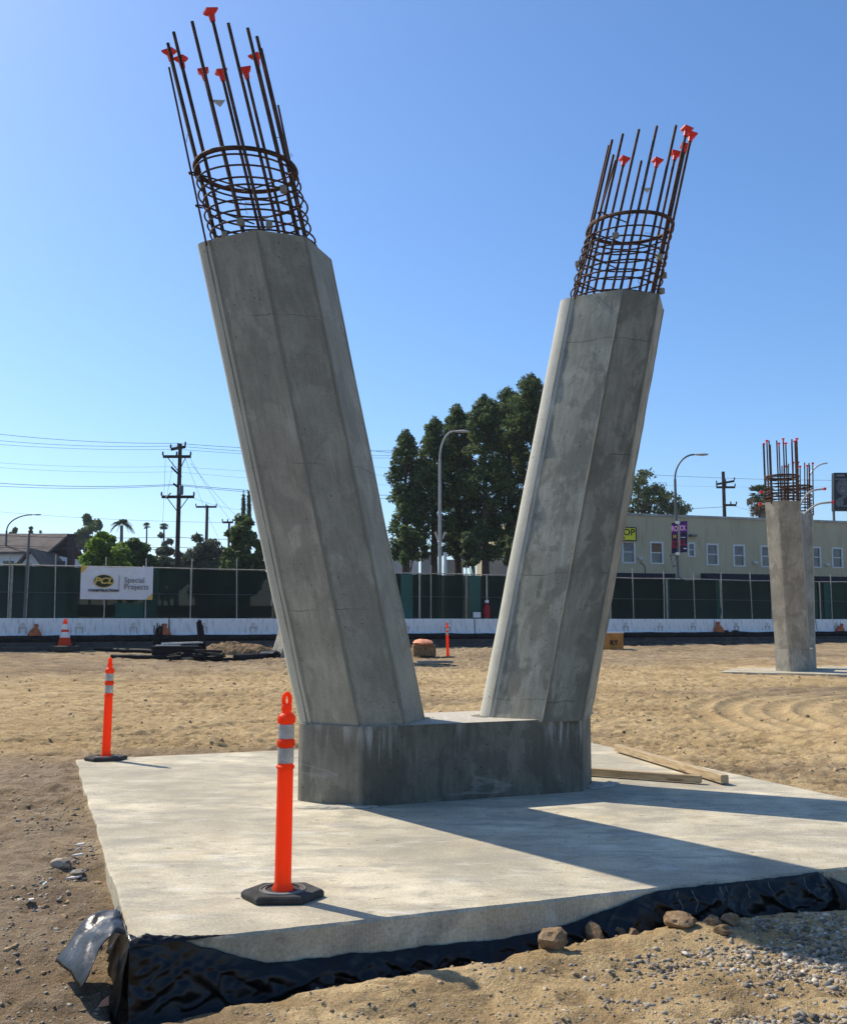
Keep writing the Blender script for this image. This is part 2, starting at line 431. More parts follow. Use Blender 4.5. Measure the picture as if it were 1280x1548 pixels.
def rock_mat(name, a, b, c_):
    m = NM(name, .9, .15); c = m.coord()
    f = m.noise(c, 9, 6, .7); g = m.noise(c, 45, 4, .7)
    m.color(m.ramp(m.math('ADD', m.math('MULTIPLY', f, .65), m.math('MULTIPLY', g, .35)), [(.32, a), (.5, b), (.68, c_)]))
    m.bump(m.math('ADD', f, m.math('MULTIPLY', g, .4)), .8, .02); return m.m
M['rock'] = rock_mat('sandstone_rock', (.10, .062, .032), (.22, .148, .082), (.37, .275, .175))
def gravel_mat():
    m = NM('gravel_stone', .85, .2); c = m.coord()
    r = m.n('ShaderNodeNewGeometry').outputs['Random Per Island']
    base = m.ramp(r, [(.0, (.11, .095, .075)), (.3, (.22, .195, .155)), (.6, (.37, .33, .265)), (.85, (.34, .255, .16)), (1.0, (.58, .52, .42))])
    m.color(m.mix(.35, base, m.noise(c, 70, 4, .7, col=True), 'OVERLAY')); m.bump(m.noise(c, 60, 4), .5, .006); return m.m
M['gravel'] = gravel_mat()
def clod_mat():
    m = NM('soil_clod', .95, .1); c = m.coord()
    r = m.n('ShaderNodeNewGeometry').outputs['Random Per Island']
    base = m.ramp(r, [(.0, (.26, .185, .105)), (.5, (.42, .30, .17)), (1.0, (.54, .41, .25))])
    m.color(m.mix(.4, base, m.noise(c, 50, 4, .7, col=True), 'OVERLAY')); m.bump(m.noise(c, 45, 5, .7), .7, .01); return m.m
M['clod'] = clod_mat()
M['chip'] = simple('pale_debris', (.60, .57, .50), .8, .2, var=.3, scale=20)

def white_paint():
    m = NM('barrier_white', .8, .2); c = m.coord()
    f = m.noise(c, 1.2, 5, .6); s_ = m.noise(m.map(c, scale=(5, 5, .7)), 2.5, 5, .65)
    base = m.ramp(f, [(.3, (.76, .745, .715)), (.7, (.87, .855, .825))])
    m.color(m.mix(m.ramp(s_, [(.50, 0.0), (.70, .65)]), base, (.36, .335, .30))); m.bump(f, .15, .02); return m.m
M['barrier'] = white_paint()
M['joint'] = simple('barrier_gap', (.10, .10, .11), .9, .1)
M['steel_post'] = simple('galvanised_post', (.36, .345, .30), .5, .4, .35, var=.25)
M['eye'] = simple('galvanised_eye', (.60, .60, .58), .35, .5, .6)

def mesh_fabric(name, a, b, alpha):
    m = NM(name, .75, .15); c = m.coord()
    f = m.noise(m.map(c, scale=(1.0, 1.0, .45)), 1.1, 4, .6); g = m.noise(m.map(c, scale=(6, 6, .6)), 3, 4, .6)
    m.color(m.ramp(m.math('ADD', m.math('MULTIPLY', f, .6), m.math('MULTIPLY', g, .4)), [(.35, a), (.65, b)]))
    rnd = m.n('ShaderNodeObjectInfo').outputs['Random']
    cc = m.b.inputs['Base Color'].links[0].from_socket; fct = m.math('ADD', m.math('MULTIPLY', rnd, 1.1), .55)
    m.color(m.mix(1.0, cc, m.ramp(m.math('DIVIDE', fct, 2.0), [(0.0, 0.0), (1.0, 2.0)]), 'MULTIPLY'))
    m.set(m.b.inputs['Alpha'], alpha)
    m.bump(m.noise(m.map(c, scale=(2, 2, .8)), 1.6, 3, .5), .5, .06)
    return m.m
M['screen_dark'] = mesh_fabric('privacy_screen_dark', (.0055, .016, .011), (.011, .030, .021), .975)
M['screen_green'] = mesh_fabric('privacy_screen_green', (.018, .062, .050), (.030, .090, .072), .985)
M['screen_print'] = simple('screen_print', (.0065, .012, .010), .8, .1)
M['screen_print_band'] = simple('screen_print_band', (.013, .019, .014), .8, .1)
M['vinyl'] = simple('white_vinyl', (.70, .70, .72), .5, .3, var=.06, scale=3, bump=.25, bscale=4)
M['ink_black'] = simple('ink_black', (.02, .02, .018), .6, .2)
M['ink_olive'] = simple('ink_dark_olive', (.035, .033, .014), .6, .2)
M['ink_gold'] = simple('ink_gold', (.56, .42, .10), .6, .2)
M['ink_grey'] = simple('ink_grey', (.14, .14, .15), .6, .2)
M['ink_amber'] = simple('ink_amber', (.66, .42, .08), .6, .2)
M['bag'] = simple('orange_gravel_bag', (.46, .135, .055), .85, .1, var=.35, scale=7, bump=.6, bscale=25)
M['bag_pale'] = simple('salmon_sheet', (.72, .30, .17), .7, .2, var=.2, scale=7, bump=.5, bscale=15)
M['wattle'] = simple('black_wattle', (.022, .020, .018), .9, .1, var=.5, scale=5, bump=.6, bscale=20)
M['asphalt'] = simple('asphalt', (.075, .070, .064), .9, .15, var=.3, scale=3, bump=.4)
M['terrain'] = simple('city_ground', (.11, .105, .09), .95, .1, var=.25, scale=.05)
M['box_orange'] = simple('box_orange', (.44, .19, .035), .6, .3, var=.25, scale=5)
M['box_lid'] = simple('box_lid', (.55, .47, .36), .6, .3)

def stucco_mat():
    m = NM('green_stucco', .9, .15); c = m.coord()
    f = m.noise(m.map(c, scale=(1, 1, .5)), .55, 5, .6); g = m.noise(c, 22, 4)
    base = m.ramp(f, [(.3, (.43, .365, .235)), (.7, (.52, .445, .295))])
    dr = m.noise(m.map(c, scale=(2.2, 2.2, .2)), 2.0, 4, .6)
    m.color(m.mix(m.ramp(dr, [(.54, 0.0), (.72, .5)]), base, (.27, .225, .145))); m.bump(g, .3, .01); return m.m
M['stucco'] = stucco_mat()
M['trim'] = simple('white_trim', (.62, .62, .60), .6, .3)
M['parapet'] = simple('parapet_cap', (.36, .35, .31), .8, .2, var=.3, scale=2)
def glass_mat():
    m = NM('window_glass', .12, .6); c = m.coord()
    m.color(m.ramp(m.noise(c, .9, 3), [(.35, (.035, .04, .045)), (.65, (.12, .125, .125))])); return m.m
M['glass'] = glass_mat()
M['curtain'] = simple('brown_blind', (.20, .12, .075), .8, .1, var=.2)
M['curtain_grey'] = simple('grey_blind', (.22, .22, .215), .8, .1, var=.2)
M['awning'] = simple('navy_awning', (.012, .013, .022), .8, .2)
M['sign_yellow'] = simple('sign_yellow', (.78, .70, .03), .5, .3, var=.05)
M['pole_dark'] = simple('dark_pole', (.11, .12, .12), .5, .4, .4)
M['pole_grey'] = simple('concrete_pole', (.36, .36, .35), .8, .2)
M['pole_light'] = simple('light_steel_pole', (.55, .56, .56), .5, .4, .3)
M['lamp_head'] = simple('lamp_head', (.42, .43, .43), .5, .4)
M['creosote'] = simple('creosoted_wood', (.045, .033, .026), .9, .1, var=.4, scale=3)
M['wire'] = simple('wire_black', (.05, .055, .06), .6, .3)
M['insulator'] = simple('insulator', (.10, .08, .07), .4, .5)
M['purple'] = simple('banner_purple', (.115, .012, .19), .55, .2)
M['navy'] = simple('banner_navy', (.018, .012, .055), .55, .2)
M['pink'] = simple('ink_pink', (.86, .42, .70), .55, .2)
M['ink_red'] = simple('ink_red', (.33, .02, .035), .55, .2)
M['ink_orange'] = simple('ink_orange', (.66, .33, .08), .55, .2)
M['ink_white'] = simple('ink_white', (.80, .78, .84), .55, .2)
M['poster'] = simple('poster_dark', (.010, .014, .022), .5, .3)
M['poster_grey'] = simple('poster_grey', (.075, .088, .10), .5, .3, var=.5, scale=1.2)
M['poster_mid'] = simple('poster_mid', (.17, .19, .21), .5, .3, var=.4, scale=1.5)
M['roof'] = simple('brown_shingles', (.125, .105, .092), .9, .1, var=.3, scale=2, bump=.5, bscale=6)
M['house_wall'] = simple('white_house_wall', (.66, .66, .66), .85, .1, var=.06)
M['pale_wall'] = simple('pale_house_wall', (.50, .50, .49), .85, .1, var=.15, scale=.6)
M['brick_dark'] = simple('dark_chimney', (.07, .045, .04), .9, .1, var=.3)
M['red_paint'] = simple('red_paint', (.34, .012, .022), .6, .3)

def leaf_mat(name, a, b, c_, trans=.35):
    m = NM(name, .65, .2); N, L = m.N, m.L
    r = m.n('ShaderNodeNewGeometry').outputs['Random Per Island']
    cl = m.noise(m.coord(), .55, 3)
    f = m.math('ADD', m.math('MULTIPLY', r, .55), m.math('MULTIPLY', cl, .45))
    col = m.ramp(f, [(.2, a), (.5, b), (.8, c_)])
    m.color(col)
    tr = m.n('ShaderNodeBsdfTranslucent'); L.new(col, tr.inputs[0])
    mx = m.n('ShaderNodeMixShader'); mx.inputs[0].default_value = trans
    L.new(m.b.outputs[0], mx.inputs[1]); L.new(tr.outputs[0], mx.inputs[2]); L.new(mx.outputs[0], m.out.inputs[0])
    return m.m
M['leaf_pine'] = leaf_mat('pine_needles', (.030, .056, .020), (.080, .125, .038), (.20, .24, .070), .45)
M['leaf_bright'] = leaf_mat('bright_leaves', (.085, .15, .016), (.15, .25, .028), (.24, .34, .05), .55)
M['leaf_dark'] = leaf_mat('dark_leaves', (.045, .080, .022), (.085, .135, .036), (.15, .20, .055), .45)
M['leaf_olive'] = leaf_mat('olive_leaves', (.06, .078, .042), (.10, .118, .062), (.15, .165, .09), .38)
M['leaf_gum'] = leaf_mat('gum_leaves', (.055, .075, .03), (.10, .13, .05), (.20, .22, .09), .45)
M['leaf_palm'] = leaf_mat('palm_leaves', (.03, .05, .022), (.06, .085, .035), (.10, .12, .05), .3)
M['palm_skirt'] = leaf_mat('dry_palm_fronds', (.085, .060, .035), (.15, .11, .065), (.22, .17, .10), .2)
M['bark'] = simple('bark', (.075, .050, .036), .95, .1, var=.4, scale=4, bump=.6, bscale=12)
M['bark_grey'] = simple('bark_grey', (.14, .12, .10), .95, .1, var=.3, scale=4)

# ================================================================== SETTING
# slab frame: corner near-left, axis A (along the front edge), axis B (away)
SA = 0.3655; SU = Vector((math.cos(SA), math.sin(SA), 0)); SV = Vector((-SU.y, SU.x, 0))
SNL = Vector((-1.396, 5.0705, 0)); SW, SD, STH = 6.25, 7.06, .46
# street frame
FN = (-.407, .913)                                  # normal of the fence line
PADW, PADZ = 36.3, .85
def fpt(px, w=37.9, z=0.0):
    k = (px - 640) / FPX; d = w / (FN[1] + FN[0] * k) / 1.0
    return Vector((k * d * 1.0, d, z))
def along(px0, s, w=37.9, z=0.0):
    """walk s metres along the street from where px0 meets the line at distance w"""
    p = fpt(px0, w, z); return p + Vector((FN[1], -FN[0], 0)) * s

TRACK = [(12.0, 24.5), (9.4, 22.4), (7.0, 20.3), (5.75, 17.9), (5.45, 15.6), (5.7, 13.6), (6.6, 11.9), (8.2, 10.6), (10.5, 9.8)]
def catmull(P, n=14):
    P = [np.array(p, float) for p in P]; P = [2 * P[0] - P[1]] + P + [2 * P[-1] - P[-2]]; out = []
    for i in range(1, len(P) - 2):
        for k in range(n):
            t = k / n
            out.append(.5 * ((2 * P[i]) + (-P[i - 1] + P[i + 1]) * t + (2 * P[i - 1] - 5 * P[i] + 4 * P[i + 1] - P[i + 2]) * t * t + (-P[i - 1] + 3 * P[i] - 3 * P[i + 1] + P[i + 2]) * t ** 3))
    return np.array(out)
TRK = catmull(TRACK)

def gbase(x, y):
    """large shape of the dirt"""
    dx, dy = x - SNL.x, y - SNL.y
    a = dx * SU.x + dy * SU.y; b = dx * SV.x + dy * SV.y
    w = FN[0] * x + FN[1] * y
    far = -.035 + np.interp(w, [0, 11, 17, 24, 31, 34, 36.5], [0, 0, .07, .17, .42, .54, .66])
    zfront = -.255 + .070 * sstep(.2, 3.4, a)
    near = sstep(2.6, -.05, b)
    z = far * (1 - near) + zfront * near
    # spoil piled a little away from the excavated front edge
    z = z + .05 * np.exp(-((b + .37 + .10 * np.sin(a * 1.7)) / .22) ** 2) * sstep(-.3, .8, a)
    z = z - (.12 - .05 * sstep(.5, 3, a)) * np.exp(-(b / .12) ** 2) * (a > -.1) * (b < .3)
    # pocket in front of the left corner
    z = z - .05 * np.exp(-(((a + .02) / .30) ** 2 + ((b + .02) / .35) ** 2))
    return z, a, b, w

def pits(x, y):
    """sharp-edged hollows left by treads and clods"""
    zone = sstep(-.25, .25, fbm(x * .45, y * .45, 2, 15))
    p1 = sstep(.16, .36, fbm(x * 4.0 + .6 * vnoise(x * 7, y * 7, 8), y * 6.0, 3, 33)); p2 = sstep(.22, .40, fbm(x * 7.5, y * 10, 2, 52))
    return np.clip((p1 + .6 * p2) * (.35 + .65 * zone), 0, 1.2)

def gdetail(x, y, a, b):
    d = np.hypot(x, y)
    rough = .35 + .65 * sstep(7.5, 13, y)             # churned ground behind the slab
    n1 = fbm(x * 3.2, y * 3.2, 4, 3); n2 = fbm(x * 9, y * 9, 3, 21)
    ridge = 1 - np.abs(fbm(x * 2.3 + .5 * n1, y * 3.4, 3, 40))
    z = .016 * n1 + .009 * n2 * (.6 + .4 * rough)
    z = z + rough * (.034 * (ridge ** 2 - .55) + .022 * n2 + .014 * fbm(x * 17, y * 17, 2, 61)) + .006 * fbm(x * 26, y * 26, 2, 90) * (1 - .3 * rough)
    z = z + .03 * fbm(x * .5, y * .5, 3, 77)
    return z - pits(x, y) * (.010 + .030 * rough)

def tracks(x, y):
    z = np.zeros_like(x)
    m = (x > 3.5) & (x < 14) & (y > 8) & (y < 26)
    if not m.any(): return z, z
    xs, ys = x[m], y[m]; best = np.full(xs.shape, 1e9); sgn = np.zeros(xs.shape); arc = np.zeros(xs.shape); L = 0
    for i in range(len(TRK) - 1):
        p, q = TRK[i], TRK[i + 1]; e = q - p; l = np.hypot(*e)
        t = np.clip(((xs - p[0]) * e[0] + (ys - p[1]) * e[1]) / l ** 2, 0, 1)
        dx, dy = xs - p[0] - t * e[0], ys - p[1] - t * e[1]; dd = np.hypot(dx, dy)
        k = dd < best; best[k] = dd[k]; sgn[k] = np.sign(e[0] * dy[k] - e[1] * dx[k]); arc[k] = L + t[k] * l; L += l
    sd = best * sgn; zz = np.zeros(xs.shape); sm = np.zeros(xs.shape)
    for off in (-.95, -.45, .35, .85, 1.45):
        g = np.exp(-((sd - off) / .15) ** 2)
        zz += -.032 * g + .026 * np.exp(-((np.abs(sd - off) - .24) / .07) ** 2) + .012 * g * np.sin(arc * 2 * np.pi / .22)
        sm += g
    z[m] = zz; s2 = np.zeros_like(x); s2[m] = np.clip(sm + .9 * np.exp(-((sd - .25) / 1.1) ** 4), 0, 1); return z, s2

LINES = [((-12, 14.2), (.985, .17)), ((-12, 17.5), (.995, .10)), ((-14, 19.0), (.97, .24)), ((-10, 25.5), (.999, -.04)), ((-14, 22.5), (.96, .28)), ((-3, 13.0), (.62, .78)), ((3, 27.0), (.985, -.17)), ((-16, 27.0), (.95, .31))]
def treads(x, y):
    z = np.zeros_like(x); k = np.zeros_like(x)
    for i, (o, d) in enumerate(LINES):
        dx, dy = x - o[0], y - o[1]; t = dx * d[0] + dy * d[1]; sd = -dx * d[1] + dy * d[0] + .35 * np.sin(t * .17 + i)
        fade = sstep(-.35, .15, vnoise(t * .22 + i * 7, sd * .1, 70 + i))
        for off in (-.92, .92):
            q = sd - off; g = sstep(.27, .21, np.abs(q)) * fade
            lug = np.sin(t * 2 * np.pi / .21 + np.sign(q) * np.abs(q) * 9)
            z += g * (-.016 + .013 * np.clip(lug * 2.2, -1, 1)) + fade * .016 * np.exp(-((np.abs(q) - .31) / .05) ** 2); k = np.maximum(k, g)
    m_ = sstep(11.8, 13.5, y) * sstep(34, 30, y)
    return z * m_, k * m_

def ground_z(x, y):
    x = np.atleast_1d(np.asarray(x, float)); y = np.atleast_1d(np.asarray(y, float))
    z, a, b, w = gbase(x, y); dz = gdetail(x, y, a, b); tz, tm = tracks(x, y)
    lz_, lm_ = treads(x, y)
    z = z + dz * (1 - .85 * tm) * (1 - .6 * lm_) + tz + lz_ * (1 - tm)
    inside = (a > .07) & (a < SW - .07) & (b > .07) & (b < SD - .07)
    z = np.where(inside, -.55, z)
    edge = (a > -.05) & (a < SW + .05) & (b > .0) & (b < SD + .05) & ~inside
    z = np.where(edge & (b > 1.5), np.minimum(z, -.012), z)
    return z

def grow(start, stop, step, rate):
    out = [start]; s = step
    while out[-1] < stop: out.append(out[-1] + s); s *= rate
    return out
xs = [-v for v in grow(4.0, 70, .028, 1.022)][::-1] + list(np.arange(-3.972, 5.5, .028)) + grow(5.5, 90, .028, 1.02)
ys = [-v for v in grow(-3.6, 6, .03, 1.08)][::-1] + list(np.arange(3.62, 8.2, .022))
while ys[-1] < 42: ys.append(ys[-1] + .022 * (ys[-1] / 8.2) ** 1.15)
while ys[-1] < 110: ys.append(ys[-1] + 2.0)
gx, gy = np.meshgrid(np.array(xs), np.array(ys)); nx, ny = len(xs), len(ys)
gz = ground_z(gx.ravel(), gy.ravel())
_, ga, gb, gw = gbase(gx.ravel(), gy.ravel())
gz = np.where(gw > PADW + .2, .3, gz)
V = np.stack([gx.ravel(), gy.ravel(), gz], 1)
ii = (np.arange(ny - 1)[:, None] * nx + np.arange(nx - 1)[None, :]).ravel()
F = np.stack([ii, ii + 1, ii + nx + 1, ii + nx], 1)
cw = gw[F].min(1); F = F[cw < PADW + .8]
used = np.unique(F); remap = np.full(len(V), -1); remap[used] = np.arange(len(used))
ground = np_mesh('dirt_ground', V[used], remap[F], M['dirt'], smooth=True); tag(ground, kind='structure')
X_, Y_, A_, B_, W_ = V[used, 0], V[used, 1], ga[used], gb[used], gw[used]
moist = .78 * sstep(1.2, -.4, A_) * sstep(9, 6.5, B_) + .30 * sstep(-.1, -.7, B_) * sstep(.9, -.5, A_)
moist = np.maximum(moist, .55 * np.exp(-((B_ - SD - .35) / .55) ** 2) * (A_ < SW + 1) * (A_ > -3))
moist = np.maximum(moist, .55 * sstep(.10, .45, fbm(X_ * .16, Y_ * .28, 3, 19)) * (B_ > .5))
moist = np.maximum(moist, .30 * np.exp(-((A_ - SW - .4) / .6) ** 2) * (B_ > 0) * (B_ < SD))
moist = np.maximum(moist, .62 * sstep(21, 29, W_))
at_ = ground.data.attributes.new('moist', 'FLOAT', 'POINT'); at_.data.foreach_set('value', moist.astype(np.float32))
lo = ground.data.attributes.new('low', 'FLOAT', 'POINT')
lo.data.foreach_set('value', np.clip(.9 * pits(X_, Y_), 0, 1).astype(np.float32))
def gz1(x, y): return float(ground_z([x], [y])[0])

# street pad behind the barrier and city ground to the horizon
fd = Vector((FN[1], -FN[0], 0)); fnv = Vector((FN[0], FN[1], 0))
mb = MB(); p0 = fpt(640, PADW, 0)
A0, A1 = p0 - fd * 60, p0 + fd * 90
mb.prism([A0 + Vector((0, 0, .1)), A1 + Vector((0, 0, .1)), A1 + fnv * 26 + Vector((0, 0, .1)), A0 + fnv * 26 + Vector((0, 0, .1))], (0, 0, PADZ - .1))
tag(mb.build('street', M['asphalt']), kind='structure')
B0 = p0 + fnv * 4
mb = MB(); mb.add([B0 - fd * 300, B0 + fd * 300, B0 + fd * 300 + fnv * 300, B0 - fd * 300 + fnv * 300], [(0, 1, 2, 3)])
mb.v = [(v[0], v[1], PADZ - .05) for v in mb.v]
tag(mb.build('city_ground', M['terrain']), kind='structure')
# broken concrete edge strip below the barrier
mb = MB(); q = p0 - fnv * .42
for k in range(60):
    a = q + fd * (-40 + k * 1.6); h_ = .24 + .08 * random.random()
    mb.box((a.x, a.y, .42 + h_ / 2), (1.57, .5 + .1 * random.random(), h_), rz=math.atan2(fd.y, fd.x) + .01 * (random.random() - .5))
tag(mb.build('kerb', M['asphalt'], bevel=.02), kind='structure')

# ------------------------------------------------------------------ foundation slab
def slab_outline():
    pts = []
    corners = [(0, 0), (SW, 0), (SW, SD), (0, SD)]
    for i in range(4):
        c0, c1 = corners[i], corners[(i + 1) % 4]; L = math.hypot(c1[0] - c0[0], c1[1] - c0[1]); n = int(L / .045)
        for k in range(n):
            t = k / n; a, b = c0[0] + (c1[0] - c0[0]) * t, c0[1] + (c1[1] - c0[1]) * t
            w = .010 * mnoise.noise(Vector((a * 2.1, b * 2.1, 3 + i))) + .006 * mnoise.noise(Vector((a * 14, b * 14, i)))
            if i == 3: w += .018 * mnoise.noise(Vector((a, b * 1.3, 9)))
            nrm = [(0, 1), (-1, 0), (0, -1), (1, 0)][i]
            pts.append((a + nrm[0] * w, b + nrm[1] * w))
    return pts
out = slab_outline()
slab = empty('foundation_slab', SNL, 'large pale concrete foundation slab carrying the V-shaped column', 'slab')
mb = MB(); n = len(out)
top = [SNL + SU * a + SV * b for a, b in out]
cen = (SW / 2, SD / 2)
def inset(a, b, d):
    v = Vector((a - cen[0], b - cen[1])); return a - d * (1 if v.x > SW / 2 - .2 else -1 if v.x < -SW / 2 + .2 else 0), b - d * (1 if v.y > SD / 2 - .2 else -1 if v.y < -SD / 2 + .2 else 0)
rings = []
for dep, dz in ((.012, 0.0), (.0, -.012), (.0, -STH * .4), (.004, -STH)):
    rg = []
    for i, (a, b) in enumerate(out):
        a2, b2 = inset(a, b, dep); j = .004 * mnoise.noise(Vector((a * 25, b * 25, dz * 9)))
        rg.append(SNL + SU * (a2 + j) + SV * (b2 + j) + Vector((0, 0, dz + (.005 * mnoise.noise(Vector((a * 8, b * 8, 2))) - .003 if dep == .0 and dz > -.05 else 0))))
    rings.append(rg)
for rg in rings: mb.v += [tuple(v) for v in rg]
for k in range(3):
    for i in range(n):
        j = (i + 1) % n; mb.f.append((k * n + i, k * n + j, (k + 1) * n + j, (k + 1) * n + i))
mb.f.append(tuple(range(n)))
mb.build('slab_body', M['slab'], slab)

# ================================================================== V COLUMN
OCT = dict(A=.60, B=.522, cu=.385, cv=.415)
def oct_poly(nose=.045, seg=5):
    A, B, cu, cv = OCT['A'], OCT['B'], OCT['cu'], OCT['cv']; e = B - cv
    pts = [(-(A - cu), -B), (A - cu, -B)]
    arc = [(A - nose + nose * math.sin(math.pi * t) * 1.0 if 0 < t < 1 else A - nose, -e + 2 * e * t) for t in [i / seg for i in range(seg + 1)]]
    pts += arc + [(A - cu, B), (-(A - cu), B)] + [(-x, -y) for x, y in arc]
    return pts
LEGS = dict(L=dict(sg=-1, s=.863, l=.2482, m=-.0685, v0=.0254, H=4.778), R=dict(sg=1, s=.863, l=.2296, m=.0018, v0=-.0371, H=4.804))
HP = .6625
def uv_prism(name, ring0, ring1, mat, parent, rows=24, bevel=.0, cap=True, wob=.0, zref=0.0):
    """prism between two rings, UV in metres, subdivided along its length"""
    n = len(ring0); o_ = ORG[parent.name]; V, Fc, UV = [], [], []
    per = [0]
    for i in range(n): per.append(per[-1] + (Vector(ring0[(i + 1) % n]) - Vector(ring0[i])).length)
    for r in range(rows + 1):
        t = r / rows
        for i in range(n):
            p = Vector(ring0[i]).lerp(Vector(ring1[i]), t)
            if wob and 0 < r < rows:
                p += Vector((1, 1, 0)) * wob * mnoise.noise(p * 1.7)
            V.append(p - o_)
    L = (Vector(ring1[0]) - Vector(ring0[0])).length
    for r in range(rows):
        for i in range(n):
            j = (i + 1) % n
            Fc.append((r * n + i, r * n + j, (r + 1) * n + j, (r + 1) * n + i))
            UV.append([(per[i], zref + L * r / rows), (per[i + 1], zref + L * r / rows), (per[i + 1], zref + L * (r + 1) / rows), (per[i], zref + L * (r + 1) / rows)])
    if cap:
        Fc.append(tuple((rows * n + i) for i in range(n)))
        UV.append([((V[rows * n + i] + o_).x + 20, (V[rows * n + i] + o_).y) for i in range(n)])
        Fc.append(tuple(reversed(range(n)))); UV.append([(0, 0)] * n)
    me = bpy.data.meshes.new(name); me.from_pydata([tuple(v) for v in V], [], Fc)
    uvl = me.uv_layers.new(name='UVMap'); flat = [c for f in UV for p in f for c in p]
    uvl.data.foreach_set('uv', flat)
    me.polygons.foreach_set('use_smooth', np.ones(len(me.polygons), bool)); me.set_sharp_from_angle(angle=R(24))
    return link_mesh(name, me, mat, parent)

BARS_L = [(-.49, -.004, 0), (-.463, -.173, 0), (-.343, -.384, 0), (-.2, -.5, 1), (-.056, -.458, 0), (.119, -.416, 0), (.219, -.32, 0), (.292, -.153, 0), (-.439, .206, 1), (-.331, .276, 1), (-.112, .4, 1), (.057, .406, 1), (.245, .258, 1), (.291, .028, 1)]
BARS_R = [(-.301, .201, 0), (-.35, .057, 0), (-.144, .357, 0), (-.31, -.086, 0), (-.23, -.273, 0), (.232, .38, 0), (-.091, -.39, 0), (.077, -.487, 0), (.045, .438, 1), (.406, .328, 1), (.524, .159, 1), (.491, -.066, 1), (.285, -.371, 1), (.402, -.291, 1)]

